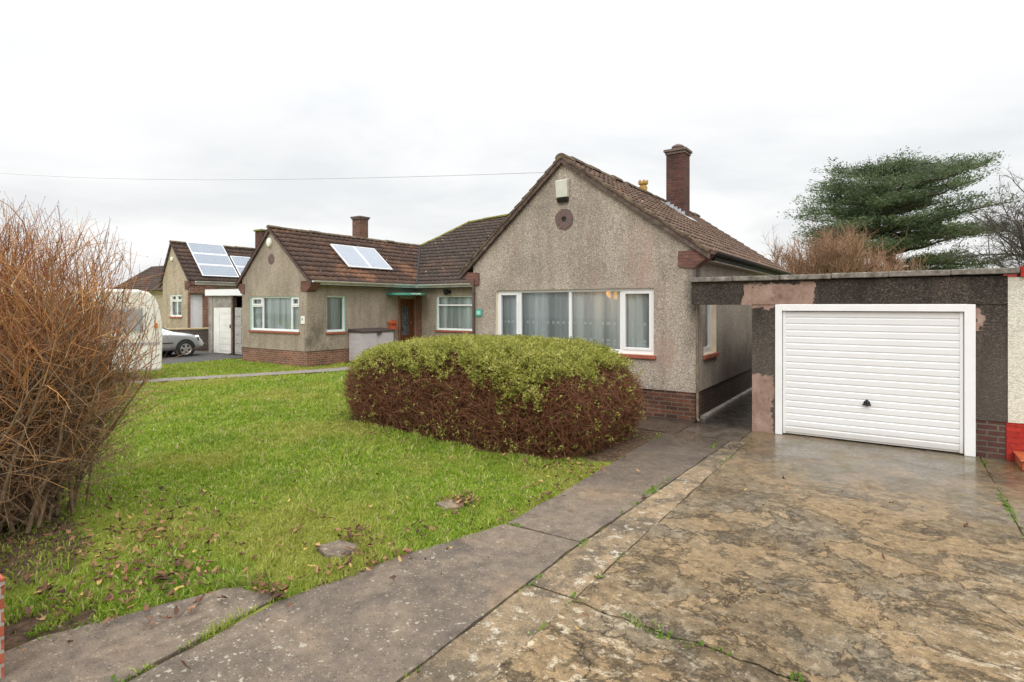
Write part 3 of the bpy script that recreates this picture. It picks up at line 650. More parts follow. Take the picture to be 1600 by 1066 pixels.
# roof
m = MB(); vf = hv - .09
Sr = V((uA - eR[0], 0, ez - eR[1])); Lr = Sr.length; Sr = Sr / Lr
tile_slope(m, V((eR[0], 0, eR[1])), Y, Sr, [(vf, 0), (vb + .05, 0), (vb + .05, Lr), (vf, Lr)], .25, .22)
Sl = V((uA - eL[0], 0, ez - eL[1])); Ll = Sl.length; Sl = Sl / Ll
tile_slope(m, V((eL[0], 0, eL[1])), -Y, Sl, [(-vb - .05, 0), (-vf, 0), (-vf, Ll), (-vb - .05, Ll)], .25, .22)
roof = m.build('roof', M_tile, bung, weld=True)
m = MB(); ridge_run(m, (uA, vf - .02, ez + .0), (uA, vb, ez + .0), .13); m.build('ridge_tiles', M_ridge, roof)
def verge(parent, E0, A, E1, v, mat, h=.13, t=.075, drop=.015, flare=.1):
    m = MB()
    for E in (E0, E1):
        E_, A_ = V((E[0], v, E[1])), V((A[0], v, A[1])); n = 10; pts = []
        for i in range(n + 1):
            f_ = i / n; p = E_.lerp(A_, f_); pts.append(p)
        sg = 1 if E_.x < A_.x else -1; A_ = A_ - X * .002 * sg
        m = MB(); m.prism([E_ - Z * drop, A_ - Z * drop, A_ - Z * (drop + h), E_ - Z * (drop + h)], V((0, t, 0))); m.build('bargeboard', mat, parent)
verge(bung, eL, (uA, ez), eR, vf + .005, M_verge, .115)
m = MB()   # mortar bed under the verge tiles
for E in (eL, eR):
    for i in range(26):
        f0, f1 = i / 26, (i + 1) / 26; a = V((E[0], vf - .012, E[1])).lerp(V((uA, vf - .012, ez)), f0); b_ = V((E[0], vf - .012, E[1])).lerp(V((uA, vf - .012, ez)), f1)
        hh = random.uniform(.005, .03); m.prism([a + Z * .03, b_ + Z * .03, b_ + Z * (-.012 - hh), a + Z * (-.012 - hh)], V((0, .05, 0)))
m.build('verge_mortar', M_ridge, roof)
m = MB()   # kneelers
m.prism([V((-3.24, hv - .03, 2.74)), V((-2.96, hv - .03, 2.70)), V((-2.66, hv - .03, 2.94)), V((-2.66, hv - .03, 2.995)), V((-2.74, hv - .03, 3.02)), V((-3.24, hv - .03, 3.02))], V((0, .35, 0))); m.build('kneeler', M_kneel, bung); m = MB()
m.prism([V((-8.20, hv - .03, 2.76)), V((-7.93, hv - .03, 2.50)), V((-7.72, hv - .03, 2.50)), V((-7.72, hv - .03, 2.77)), V((-8.16, hv - .03, 2.80))], V((0, .3, 0)))
m.build('kneeler', M_kneel, bung)
m = MB(); m.box((uR - .005, hv + .33, 2.83), (-2.70, vb, 2.85)); m.box((uR - .02, hv + .33, 2.85), (uR + .02, vb, 3.0)); m.build('soffit', M_soffit, bung)
m = MB(); gutter(m, (-2.62, hv - .02, 2.985), (-2.62, vb, 2.985), .062); m.build('gutter', M_gutterb, bung); m = MB(); m.box((-2.70, hv + .33, 2.855), (-2.685, vb, 2.98)); m.build('fascia', M_gutterb, bung)
m = MB(); m.tube([(-2.90, hv - .02, 2.06), (-2.90, hv - .02, .06), (-2.86, hv - .06, .02)], .024); m.build('downpipe', M_pipec, bung)
m = MB(); m.tube([(-7.86, hv - .04, 2.62), (-7.86, hv - .04, .05)], .03)
for zz in (2.3, 1.3, .5): m.tube([(-7.86, hv - .04, zz), (-7.86, hv - .04, zz + .05)], .042)
m.build('downpipe', M_pipe, bung)
# round vent of tiles set on edge
m = MB(); vc = V((-5.57, hv - .012, 3.79)); n = 26
for k in range(n):
    t0, t1 = 2 * math.pi * k / n + .012, 2 * math.pi * (k + 1) / n - .012; rr = random.uniform(.195, .215); dp = random.uniform(.004, .014)
    P_ = lambda r_, t, y_: vc + X * (r_ * math.cos(t)) + Z * (r_ * math.sin(t)) + Y * y_
    m.prism([P_(.055, t0, -dp), P_(rr, t0, -dp), P_(rr, t1, -dp), P_(.055, t1, -dp)], V((0, .03 + dp, 0)))
vent = m.build('round_vent', M_vent, bung)
m = MB(); m.lathe(vc + Y * .006, [(.05, 0), (.0, 0)], -Y, 16); m.build('vent_centre', M_gutterb, vent)
# chimney
m = MB(); cu0, cu1, cv0, cv1 = -5.19, -4.69, 15.2, 15.66
m.box((cu0, cv0, 4.2), (cu1, cv1, 6.13))
ch = m.build('chimney', M_chim, roof)
m = MB(); m.box((cu0 - .025, cv0 - .025, 6.132), (cu1 + .025, cv1 + .025, 6.2)); m.box((cu0 - .06, cv0 - .06, 6.202), (cu1 + .06, cv1 + .06, 6.27))
m.build('chimney_cap', M_cap, roof, bevel=.008)
m = MB(); m.lathe(((cu0 + cu1) / 2, (cv0 + cv1) / 2, 6.272), [(.15, 0), (.15, .07), (.17, .07), (.17, .10), (.12, .14), (.05, .17), (0, .18)]); m.build('chimney_pot', M_cap, roof)
m = MB()   # stepped lead flashing
for i in range(5):
    a0 = cu0 + .5 * i / 5; a1 = cu0 + .5 * (i + 1) / 5 + .01; zt = ez - (a0 - uA) * kR
    m.box((a0, cv0 - .012, zt - .16), (a1, cv0 - .004, zt + .09))
m.prism([V((cu1 + .01, cv0 - .14, ez - (cu1 + .01 - uA) * kR + .05)), V((cu1 + .2, cv0 - .14, ez - (cu1 + .2 - uA) * kR + .05)), V((cu1 + .2, cv1 + .1, ez - (cu1 + .2 - uA) * kR + .05)), V((cu1 + .01, cv1 + .1, ez - (cu1 + .01 - uA) * kR + .05))], V((0, 0, .012)))
m.prism([V((cu0 - .1, cv0 - .15, ez - (cu0 - .1 - uA) * kR + .045)), V((cu1 + .009, cv0 - .15, ez - (cu1 + .009 - uA) * kR + .045)), V((cu1 + .009, cv0 - .005, ez - (cu1 + .009 - uA) * kR + .045)), V((cu0 - .1, cv0 - .005, ez - (cu0 - .1 - uA) * kR + .045))], V((0, 0, .012)))
m.build('flashing', M_lead, roof)
# alarm box, number plate, ceiling lamp
al = thing('alarm_box', (-5.58, hv, 4.16), 'boxy cream alarm box with black lower front under the wide gable apex', 'alarm box')
m = MB(); a0, a1 = -5.71, -5.45
m.prism([V((a0, hv - .005, 4.22)), V((a0, hv - .10, 4.22)), V((a0, hv - .13, 4.56)), V((a0, hv - .005, 4.60))], V((a1 - a0, 0, 0))); m.build('case', M_alarm, al, bevel=.012)
m = MB(); m.prism([V((a0 + .01, hv - .005, 4.13)), V((a0 + .01, hv - .07, 4.13)), V((a0 + .01, hv - .10, 4.215)), V((a0 + .01, hv - .005, 4.215))], V((a1 - a0 - .02, 0, 0))); m.build('lens_cover', M_black_p, al, bevel=.008)
pl = thing('number_plate', (-7.73, hv, 1.8), 'small square turquoise house plate beside the left edge of the wide gable', 'house number')
m = MB(); m.box((-7.82, hv - .02, 1.80), (-7.64, hv - .003, 1.96)); m.build('plate', M_plateg, pl, bevel=.006)
m = MB(); m.box((-7.79, hv - .024, 1.84), (-7.68, hv - .0205, 1.92)); m.build('plate_inset', plain('plate_pale', (.35, .72, .58), .4, .3, 40), pl, bevel=.004)
lp = thing('ceiling_lamp', (-4.80, 10.95, 2.2), 'lit orange dome lamp shade hanging inside the wide gable window', 'lamp')
m = MB(); m.lathe((-4.80, 10.95, 2.19), [(0, -.02), (.10, -.005), (.165, .035), (.20, .11), (.17, .17), (.05, .2)]); m.build('lamp_shade', M_glow, lp)
m = MB(); m.tube([(-4.80, 10.95, 2.39), (-4.80, 10.95, 2.545)], .01); m.build('flex', M_black_p, lp)

# ================================================================== NEIGHBOUR BUNGALOW (left wing + recess)
nv = 11.9; nL, nR, nA = -20.08, -16.28, -18.30; nz = 4.80
nEL, nER = (-20.38, 2.83), (-15.98, 2.86); rv = 17.15
nb = thing('bungalow', (-18.2, nv, 0), 'tan pebbledashed bungalow with a green door canopy and two solar panels on its roof', 'bungalow', 'pebbledashed bungalows')
k2L = (nz - nEL[1]) / (nA - nEL[0]); k2R = (nz - nER[1]) / (nER[0] - nA)
zl2 = nEL[1] + (nL - nEL[0]) * k2L - .03; zr2 = nER[1] + (nER[0] - nR) * k2R - .03
m = MB(); O2 = V((0, nv, 0)); w1 = (-19.56, -16.69, 1.15, 2.36); w2 = (12.71, 13.50, 1.12, 2.38); w3 = (-15.2, -13.05, 1.07, 2.42); door2 = (16.2, 17.06, .02, 2.3)
wall_rect(m, O2, X, -Y, nL, nR, .5, 2.8, [w1], .12, 0, 1)
m.face([O2 + X * nL + Z * 2.8, O2 + X * nR + Z * 2.8, O2 + X * nR + Z * zr2, O2 + X * nA + Z * (nz - .03), O2 + X * nL + Z * zl2])
SO2 = V((nR, 0, 0)); wall_rect(m, SO2, Y, X, nv, 15.9, .5, zr2, [w2], .12, 0, 1); wall_rect(m, SO2, Y, X, 15.9, rv, .02, zr2, [door2], .1, 0, 2)
wall_rect(m, V((0, rv, 0)), X, -Y, nR, uL, .0, 2.85, [w3], .12, 0, 1)
wall_rect(m, V((nL, 0, 0)), Y, -X, nv, 25, .0, zl2); wall_rect(m, V((0, 25, 0)), X, Y, nL, uL, 0, 2.8)
m.build('wall', [M_dash2, M_mint, M_brick2], nb)
m = MB(); m.face([V((nL + b, nv + b, 0)), V((nR - b, nv + b, 0)), V((nR - b, nv + b, .5)), V((nL + b, nv + b, .5))])
m.face([V((nR - b, nv + b, 0)), V((nR - b, 15.9, 0)), V((nR - b, 15.9, .5)), V((nR - b, nv + b, .5))])
m.face([V((nL, nv, .5)), V((nL + b, nv + b, .5)), V((nR - b, nv + b, .5)), V((nR, nv, .5))]); m.face([V((nR, nv, .5)), V((nR - b, nv + b, .5)), V((nR - b, 15.9, .5)), V((nR, 15.9, .5))])
m.build('brick_base', M_brick2, nb)
window(nb, O2, X, -Y, *w1, mull=(-18.86, -17.17), transom={0: 2.02, 2: 2.02}, sash=((0, 1), (2, 1)), netm=M_net2)
window(nb, SO2, Y, X, *w2, mull=(), netm=M_net2)
window(nb, V((0, rv, 0)), X, -Y, *w3, mull=(), transom={0: 2.05}, netm=M_net2)
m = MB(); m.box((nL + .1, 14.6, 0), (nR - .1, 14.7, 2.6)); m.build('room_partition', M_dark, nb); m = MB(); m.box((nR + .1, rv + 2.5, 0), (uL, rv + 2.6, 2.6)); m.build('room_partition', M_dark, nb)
# top-hung bar of the recess window
# door in the side wall + brick pier
m = MB(); d = -.10
m.obox(SO2, Y, X, 16.2, 16.26, .02, 2.3, d - .05, d + .02); m.obox(SO2, Y, X, 17.0, 17.06, .02, 2.3, d - .05, d + .02); m.obox(SO2, Y, X, 16.26, 17.0, 2.24, 2.3, d - .05, d + .02)
m.obox(SO2, Y, X, 16.26, 16.42, .02, 2.24, d - .04, d); m.obox(SO2, Y, X, 16.82, 17.0, .02, 2.24, d - .04, d); m.obox(SO2, Y, X, 16.42, 16.82, .02, .85, d - .04, d); m.obox(SO2, Y, X, 16.42, 16.82, 2.0, 2.24, d - .04, d)
dr = m.build('front_door', M_wood, nb)
m = MB(); m.obox(SO2, Y, X, 16.42, 16.82, .85, 2.0, d - .03, d - .018); m.build('leaded_glass', M_lead_gl, dr)
m = MB(); m.lathe(SO2 + Y * 16.93 + Z * 1.35 + X * d, [(.028, 0), (.028, .03), (0, .035)], X, 10); m.build('handle', M_pot, dr)
m = MB(); m.box((nR + .002, rv - .03, .0), (-15.98, rv - .003, 2.45)); m.build('brick_pier', M_brick2, nb)
m = MB(); m.obox(SO2, Y, X, 16.1, 16.2, .02, 2.4, .002, .03); m.build('brick_pier', M_brick2, nb)
# roofs
m = MB(); nvf = nv - .09; km = .73; ve = 16.85
S2 = V((nA - nER[0], 0, nz - nER[1])); L2 = S2.length; S2 /= L2
vtop = ve + (nz - 2.86) / km
tile_slope(m, V((nER[0], 0, nER[1])), Y, S2, [(nvf, 0), (ve, 0), (vtop, L2), (nvf, L2)], .27, .24)
S3 = V((nA - nEL[0], 0, nz - nEL[1])); L3 = S3.length; S3 /= L3
tile_slope(m, V((nEL[0], 0, nEL[1])), -Y, S3, [(-vtop, 0), (-nvf, 0), (-nvf, L3), (-vtop, L3)], .27, .24)
nroof = m.build('roof', M_tile2, nb, weld=True)
m = MB(); ridge_run(m, (nA, nvf - .02, nz), (nA, vtop, nz), .12); m.build('ridge_tiles', M_ridge, nroof)
m = MB()   # main slope facing the street
Ss = V((0, 1, km)).normalized(); ls = lambda v: (v - ve) * math.sqrt(1 + km * km)
A_ = (-16.66, 21.07); B_ = (-8.56, 22.08)
tile_slope(m, V((0, ve, 2.86)), X, Ss, [(-21.0, 0), (-3.4, 0), (B_[0], ls(B_[1])), (A_[0], ls(A_[1]))], .27, .24)
PA = V((A_[0], A_[1], 2.86 + km * (A_[1] - ve))); PB = V((B_[0], B_[1], 2.86 + km * (B_[1] - ve)))
C0, C1, D0, D1 = V((-21, ve, 2.86)), V((-21, 26.5, 2.86)), V((-3.4, ve, 2.86)), V((-3.4, 26.5, 2.86))
m.face([PA, C0, C1]); m.face([PB, D1, D0]); m.face([PA, C1, D1, PB])
mroof = m.build('main_roof', M_tile3, nb, weld=True)
m = MB(); ridge_run(m, PA, PB, .13); m.build('ridge_tiles', M_ridgem, mroof)
m = MB(); ridge_run(m, PB, PB.lerp(D0, .75), .12); m.build('hip_tiles', M_ridgem, mroof)
m = MB(); ridge_run(m, PA, PA.lerp(C0, .42), .11); m.build('hip_tiles', M_ridgem, mroof)
m = MB()
for i in range(12):   # valley strip
    p0 = V((nER[0], ve, 2.86)).lerp(V((nA, vtop, nz)), i / 12); p1 = V((nER[0], ve, 2.86)).lerp(V((nA, vtop, nz)), (i + 1) / 12)
    m.tube([p0 + Z * .03, p1 + Z * .03], .05, 5, cap=False)
m.build('valley', M_gutterb, mroof)
m = MB(); yp = V((-8.42, 21.9, PB.z)); m.lathe(yp, [(.15, -.1), (.17, .12), (.13, .14), (.12, .2), (.19, .22), (.2, .3)])
for k in range(6):
    t = k * math.pi / 3; m.box((yp.x + .16 * math.cos(t) - .035, yp.y + .16 * math.sin(t) - .035, yp.z + .3), (yp.x + .16 * math.cos(t) + .035, yp.y + .16 * math.sin(t) + .035, yp.z + .37))
m.build('ridge_terminal', M_pot, mroof)
verge(nb, nEL, (nA, nz), nER, nvf + .005, M_verge2, .12)
m = MB()
m.prism([V((-16.55, nv - .03, 2.52)), V((-16.25, nv - .03, 2.50)), V((-15.98, nv - .03, 2.72)), V((-15.98, nv - .03, 2.87)), V((-16.55, nv - .03, 2.86))], V((0, .35, 0))); m.build('kneeler', M_kneel, nb); m = MB()
m.prism([V((-20.36, nv - .03, 2.74)), V((-20.1, nv - .03, 2.46)), V((-19.9, nv - .03, 2.46)), V((-19.9, nv - .03, 2.84)), V((-20.36, nv - .03, 2.84))], V((0, .3, 0)))
m.build('kneeler', M_kneel, nb)
m = MB(); gutter(m, (-15.92, nv - .02, 2.87), (-15.92, ve - .1, 2.87), .065); m.build('gutter', M_gutterw, nb); m = MB(); gutter(m, (-15.92, ve - .06, 2.87), (-8.2, ve - .06, 2.87), .065)
m.build('gutter', M_gutterw, nb); m = MB(); m.box((-15.995, nv + .33, 2.74), (-15.98, ve, 2.85)); m.build('fascia', M_gutterw, nb); m = MB(); m.box((-15.979, ve, 2.74), (-8.2, ve + .015, 2.85)); m.build('fascia', M_gutterw, nb)
m = MB(); m.box((nR, nv + .33, 2.72), (-15.995, ve + .01, 2.735)); m.build('soffit', M_lid, nb); m = MB(); m.box((nR, ve + .02, 2.72), (uL, rv, 2.735)); m.build('soffit', M_lid, nb)
m = MB(); m.box((-18.84, 16.0, 3.8), (-18.38, 16.45, 5.62)); m.build('chimney', M_chim2, nroof)
m = MB(); m.box((-18.87, 15.97, 5.622), (-18.35, 16.48, 5.68)); m.box((-18.90, 15.94, 5.682), (-18.32, 16.51, 5.74)); m.build('chimney_cap', M_cap, nroof)
m = MB(); vc2 = V((nA + .04, nv - .006, 3.67))
for k in range(20):
    t0, t1 = 2 * math.pi * k / 20 + .012, 2 * math.pi * (k + 1) / 20 - .012; P_ = lambda r_, t: vc2 + X * (r_ * math.cos(t)) + Z * (r_ * math.sin(t))
    m.prism([P_(.02, t0), P_(.19, t0), P_(.19, t1), P_(.02, t1)], V((0, .02, 0)))
m.build('round_vent', M_vent, nb)
# things on the neighbour
al2 = thing('alarm_box', (-18.33, nv, 4.2), 'small oval white alarm box near the apex of the tan bungalow gable', 'alarm box')
m = MB(); m.lathe((-18.33, nv - .004, 4.26), [(.16, 0), (.16, .05), (.13, .085), (.05, .1), (0, .1)], -Y, 20)
o = m.build('case', M_platew, al2); o.scale = (.75, 1, 1); 
pl2 = thing('number_plate', (-16.45, nv, 1.5), 'small white house plate on the corner right of the tan bungalow front window', 'house number')
m = MB(); m.box((-16.56, nv - .025, 1.42), (-16.36, nv - .003, 1.68)); m.build('plate', M_platew, pl2, bevel=.006)
m = MB(); m.lathe((-16.47, nv - .0255, 1.58), [(.045, 0), (.045, .004), (0, .004)], -Y, 12); m.build('plate_mark', M_lead, pl2)
can = thing('door_canopy', (-16.28, 16.6, 2.45), 'curved green canopy with pale lettering over the brown front door', 'canopy')
m = MB(); arc = [V((nR + .005, 15.45, 2.44))]
for i in range(13):
    t = -math.pi / 2 + math.pi * i / 12; arc.append(V((nR + .01 + .95 * math.cos(t) ** .8 if abs(math.cos(t)) > 1e-6 else nR + .01, 16.3 + .83 * math.sin(t), 2.44)))
arc = [p for i, p in enumerate(arc) if i == 0 or (p - arc[i - 1]).length > .01]
m.prism(arc, V((0, 0, .085)), 0); m.build('canopy_board', [M_green], can)
def text(body, size, loc, rot, mat, name, parent, ext=.004):
    cu = bpy.data.curves.new(name, 'FONT'); cu.body = body; cu.size = size; cu.extrude = ext; cu.align_x = 'CENTER'; cu.align_y = 'CENTER'
    tmp = bpy.data.objects.new('tmp', cu); col.objects.link(tmp); bpy.context.view_layer.update()
    me = bpy.data.meshes.new_from_object(tmp.evaluated_get(bpy.context.evaluated_depsgraph_get())); bpy.data.objects.remove(tmp)
    me.materials.clear(); me.materials.append(mat); o = bpy.data.objects.new(name, me); col.objects.link(o)
    o.parent = parent; ORG[o] = ORG[parent]; o.location = V(loc) - ORG[parent]; o.rotation_euler = rot; return o
text('WELCOME', .085, (-15.34, 16.12, 2.483), (R(90), 0, R(70)), M_platew, 'lettering', can, .012)
mbx = thing('mailbox', (-16.28, 15.73, 1.1), 'orange letter box with a little gabled lid beside the brown front door', 'letter box')
m = MB(); m.box((nR + .004, 15.58, 1.08), (nR + .16, 15.88, 1.34)); m.build('box', M_orange, mbx, bevel=.015)
m = MB(); m.prism([V((nR + .004, 15.54, 1.342)), V((nR + .004, 15.92, 1.342)), V((nR + .004, 15.92, 1.38)), V((nR + .004, 15.73, 1.47)), V((nR + .004, 15.54, 1.38))], V((.19, 0, 0))); m.build('lid', M_orange, mbx)
m = MB(); m.box((nR + .161, 15.62, 1.27), (nR + .166, 15.84, 1.29)); m.build('slot', M_black_p, mbx)
wl = thing('wall_lamp', (-14.5, rv, 2.5), 'black round security lamp on the wall above the recessed window', 'wall lamp')
m = MB(); m.box((-14.56, rv - .03, 2.50), (-14.44, rv - .002, 2.62)); m.tube([(-14.5, rv - .03, 2.56), (-14.5, rv - .12, 2.57)], .02); m.build('bracket', M_black_p, wl)
m = MB(); m.lathe((-14.5, rv - .1, 2.6), [(.04, 0), (.1, .04), (.12, .12), (.12, .16), (0, .165)], V((-.25, -1, -.35)), 16); m.build('lamp_head', M_black_p, wl)
sb = thing('storage_box', (-15.95, 14.4, 0), 'lilac grey plastic garden storage box with dark brown lid against the tan side wall', 'storage box')
m = MB(); b0, b1, c0, c1 = -16.26, -15.6, 13.66, 15.2
m.box((b0, c0, .06), (b1, c1, 1.08))
for i in range(1, 6):
    zz = .06 + i * .17; m.box((b0 + .05, c0 - .008, zz - .07), (b1 - .05, c0 - .001, zz + .07))
m.build('body', M_shed, sb, bevel=.02)
m = MB()
for (q0, q1) in ((c0 + .05, (c0 + c1) / 2 - .012), ((c0 + c1) / 2 + .012, c1 - .05)):
    m.box((b1 + .001, q0, .1), (b1 + .018, q1, 1.04))
    for i in range(1, 5): yy = q0 + (q1 - q0) * i / 5; m.box((b1 + .0185, yy - .05, .15), (b1 + .026, yy + .05, 1.0))
m.build('doors', M_shed, sb, bevel=.006)
m = MB(); m.prism([V((b0 - .0, c0 - .05, 1.083)), V((b1 + .06, c0 - .05, 1.083)), V((b1 + .06, c0 - .05, 1.13)), V((b0, c0 - .05, 1.20))], V((0, c1 - c0 + .1, 0))); m.build('lid', M_lid, sb, bevel=.01)
m = MB(); m.box((b1 + .062, (c0 + c1) / 2 - .09, .99), (b1 + .09, (c0 + c1) / 2 + .09, 1.09)); m.build('latch', M_lid, sb)
m = MB(); m.box((b0, c0, .0), (b1, c1, .058)); m.build('plinth', M_lid, sb)

# ================================================================== solar panels
def panel(label, O, T, S, a0, a1, s0, s1, lift=.11, group=None, nx=6):
    N_ = T.cross(S); N_ = N_ if N_.z > 0 else -N_
    c = O + T * ((a0 + a1) / 2) + S * s0 + N_ * lift
    r = thing('solar_panel', tuple(c), label, 'solar panel', group)
    f = lambda a, s_, n: O + T * a + S * s_ + N_ * (lift + n)
    def bx(mm, A0, A1, B0, B1, n0, n1): mm.hexa([[[f(a, s_, n) for n in (n0, n1)] for s_ in (B0, B1)] for a in (A0, A1)])
    w = .035; m = MB(); bx(m, a0, a0 + w, s0, s1, -.04, .004); bx(m, a1 - w, a1, s0, s1, -.04, .004); bx(m, a0 + w, a1 - w, s0, s0 + w, -.04, .004); bx(m, a0 + w, a1 - w, s1 - w, s1, -.04, .004)
    m.build('frame', M_solfr, r)
    m = MB(); p = [f(a0 + w, s0 + w, 0), f(a1 - w, s0 + w, 0), f(a1 - w, s1 - w, 0), f(a0 + w, s1 - w, 0)]
    if (p[1] - p[0]).cross(p[2] - p[0]).dot(N_) < 0: p.reverse()
    m.face(p); m.build('cells', M_solar, r); 
    m = MB(); bx(m, a0 + .2, a0 + .25, s0 + .1, s1 - .1, -.1, -.042); m.build('rail', M_alloy, r); m = MB(); bx(m, a1 - .25, a1 - .2, s0 + .1, s1 - .1, -.1, -.042); m.build('rail', M_alloy, r)
OR = V((nER[0], 0, nER[1])); sl = lambda u: (nER[0] - u) / (nER[0] - nA) * L2
panel('solar panel on the tan bungalow roof, the one nearer the gable', OR, Y, S2, 13.9, 14.97, sl(-16.6), sl(-17.66), group='solar panels on the roofs')
panel('solar panel on the tan bungalow roof, the one nearer the door canopy', OR, Y, S2, 14.99, 16.06, sl(-16.6), sl(-17.66), group='solar panels on the roofs')

# ================================================================== THIRD HOUSE
tv = 13.8; tL, tR, tA, tz = -30.3, -27.85, -29.36, 5.15
tEL, tER = (-30.5, 3.05), (-27.6, 3.22)
th = thing('bungalow', (-29, tv, 0), 'buff bungalow beyond the silver car with five solar panels on its brown roof', 'bungalow', 'pebbledashed bungalows')
k3R = (tz - tER[1]) / (tER[0] - tA); k3L = (tz - tEL[1]) / (tA - tEL[0])
m = MB(); O3 = V((0, tv, 0)); tw_ = (-29.55, -28.43, 1.5, 2.58)
wall_rect(m, O3, X, -Y, tL, tR, 0, 3.0, [tw_], .1, 0, 1)
m.face([O3 + X * tL + Z * 3, O3 + X * tR + Z * 3, O3 + X * tR + Z * (tER[1] + .25 * k3R - .03), O3 + X * tA + Z * (tz - .03), O3 + X * tL + Z * (tEL[1] + .2 * k3L - .03)])
SO3 = V((tR, 0, 0)); td = (13.88, 14.5, .5, 2.55)
wall_rect(m, SO3, Y, X, tv, 24, 0, 3.3, [td], .1); wall_rect(m, V((tL, 0, 0)), Y, -X, tv, 24, 0, 3.1); wall_rect(m, V((0, 24, 0)), X, Y, tL, tR, 0, 3)
m.build('wall', [M_dash3, M_white], th)
window(th, O3, X, -Y, *tw_, mull=(-28.99,), transom={0: 2.25, 1: 2.25}, sash=((0, 1), (1, 1)), netm=M_net2)
m = MB(); m.obox(SO3, Y, X, 13.88, 14.5, .5, 2.55, -.1, -.04)
for i in range(5): m.obox(SO3, Y, X, 13.92 + i * .12, 14.0 + i * .12, .55, 2.5, -.039, -.03)
m.build('door', M_white, th)
m = MB(); m.obox(SO3, Y, X, 14.52, 15.1, 0, 3.05, .004, .22); m.obox(SO3, Y, X, 13.8, 14.52, 2.62, 3.05, .004, .2); m.obox(SO3, Y, X, 13.78, 13.87, 0, 2.62, .004, .1); m.build('brick_porch', M_brick2, th)
m = MB()
S4 = V((tA - tER[0], 0, tz - tER[1])); L4 = S4.length; S4 /= L4; O4 = V((tER[0], 0, tER[1]))
tile_slope(m, O4, Y, S4, [(tv - .09, 0), (24, 0), (24, L4), (tv - .09, L4)], .27, .24)
S5 = V((tA - tEL[0], 0, tz - tEL[1])); L5 = S5.length; S5 /= L5
tile_slope(m, V((tEL[0], 0, tEL[1])), -Y, S5, [(-24, 0), (-tv + .09, 0), (-tv + .09, L5), (-24, L5)], .27, .24)
troof = m.build('roof', M_tile4, th, weld=True)
m = MB(); ridge_run(m, (tA, tv - .1, tz), (tA, 24, tz), .11); m.build('ridge_tiles', M_ridge, troof)
m = MB(); m.box((-29.6, 18.3, 4.3), (-29.0, 18.85, 6.15)); m.build('chimney', M_chim, troof)
m = MB(); m.box((-29.66, 18.24, 6.152), (-28.94, 18.91, 6.24)); m.build('chimney_cap', M_ridgem, troof)
verge(th, tEL, (tA, tz), tER, tv - .085, M_verge2, .11)
m = MB(); m.prism([V((-28.1, tv - .03, 2.8)), V((-27.85, tv - .03, 2.78)), V((-27.6, tv - .03, 3.0)), V((-27.6, tv - .03, 3.2)), V((-28.1, tv - .03, 3.2))], V((0, .3, 0))); m.build('kneeler', M_kneel, th)
m = MB(); gutter(m, (-27.53, tv + .2, 3.2), (-27.53, 20, 3.2), .07); m.build('gutter', M_gutterw, th); m = MB(); m.box((-27.6, tv + .2, 3.03), (-27.585, 20, 3.2)); m.build('fascia', M_gutterw, th)
m = MB(); m.lathe((-29.33, tv - .003, 4.3), [(.11, 0), (.11, .05), (.05, .08), (0, .08)], -Y, 14); 
t_al = setp(m.build('alarm_box', M_platew), 'tiny round white alarm box on the buff gable of the farthest solar-panelled bungalow', 'alarm box')
s4 = lambda u: (tER[0] - u) / (tER[0] - tA) * L4
names = ['lowest', 'middle', 'topmost']
for j in range(3):
    h0 = s4(-27.77) + j * (s4(-29.35) - s4(-27.77)) / 3; h1 = h0 + (s4(-29.35) - s4(-27.77)) / 3 - .02
    panel('%s solar panel of the three stacked on the buff bungalow roof nearest its gable' % names[j], O4, Y, S4, 14.42, 16.25, h0, h1, group='solar panels on the roofs')
    if j < 2: panel('%s solar panel of the two stacked on the buff bungalow roof beside the tan gable' % ('lower', 'upper')[j], O4, Y, S4, 16.36, 18.2, h0, h1, group='solar panels on the roofs')
# fourth house: only its roof shows
fh = thing('bungalow', (-44, 20, 0), 'distant bungalow of which only a dark tiled roof shows beyond the buff bungalow', 'bungalow', 'pebbledashed bungalows')
m = MB(); m.box((-52, 20, 0), (-41.5, 26, 3.2)); m.build('wall', M_dash3, fh)
m = MB(); S6 = V((0, 3.3, 2.2)); L6 = S6.length; S6 /= L6
tile_slope(m, V((0, 19.6, 3.1)), X, S6, [(-52.3, 0), (-41.2, 0), (-41.2, L6), (-52.3, L6)], .3, .3)
m.face([V((-52.3, 22.9, 5.3)), V((-41.2, 22.9, 5.3)), V((-41.2, 26.4, 3.1)), V((-52.3, 26.4, 3.1))]); m.face([V((-41.5, 20, 3.2)), V((-41.5, 26, 3.2)), V((-41.5, 22.9, 5.2))])
m.build('roof', M_tile4, fh, weld=True)

# third house's lean-to garage, wall, gate
ga = thing('garage', (-23.2, 13, 0), 'flat roofed shabby garage with white doors between the buff and tan bungalows', 'garage')
m = MB(); gv = 13.0
m.box((-24.5, gv, 0), (-24.2, gv + 4.5, 2.45)); m.box((-22.0, gv + .1, 0), (-21.75, gv + 4.5, 2.45)); m.box((-24.2, gv + 4.2, 0), (-22.0, gv + 4.4, 2.45)); m.box((-24.2, gv + .03, 1.97), (-22.62, gv + .18, 2.44))
m.build('wall', M_conc, ga)
m = MB(); m.prism([V((-24.6, gv - .1, 2.46)), V((-21.7, gv - .1, 2.44)), V((-21.7, gv - .1, 2.70)), V((-24.6, gv - .1, 2.72))], V((0, .08, 0))); m.build('fascia', M_white, ga)
m = MB(); m.box((-24.6, gv - .01, 2.47), (-21.7, gv + 4.6, 2.56)); m.build('roof', M_conc, ga)
m = MB(); m.box((-24.18, gv + .05, .03), (-23.72, gv + .1, 1.96)); m.box((-23.70, gv + .05, .03), (-22.74, gv + .1, 1.96))
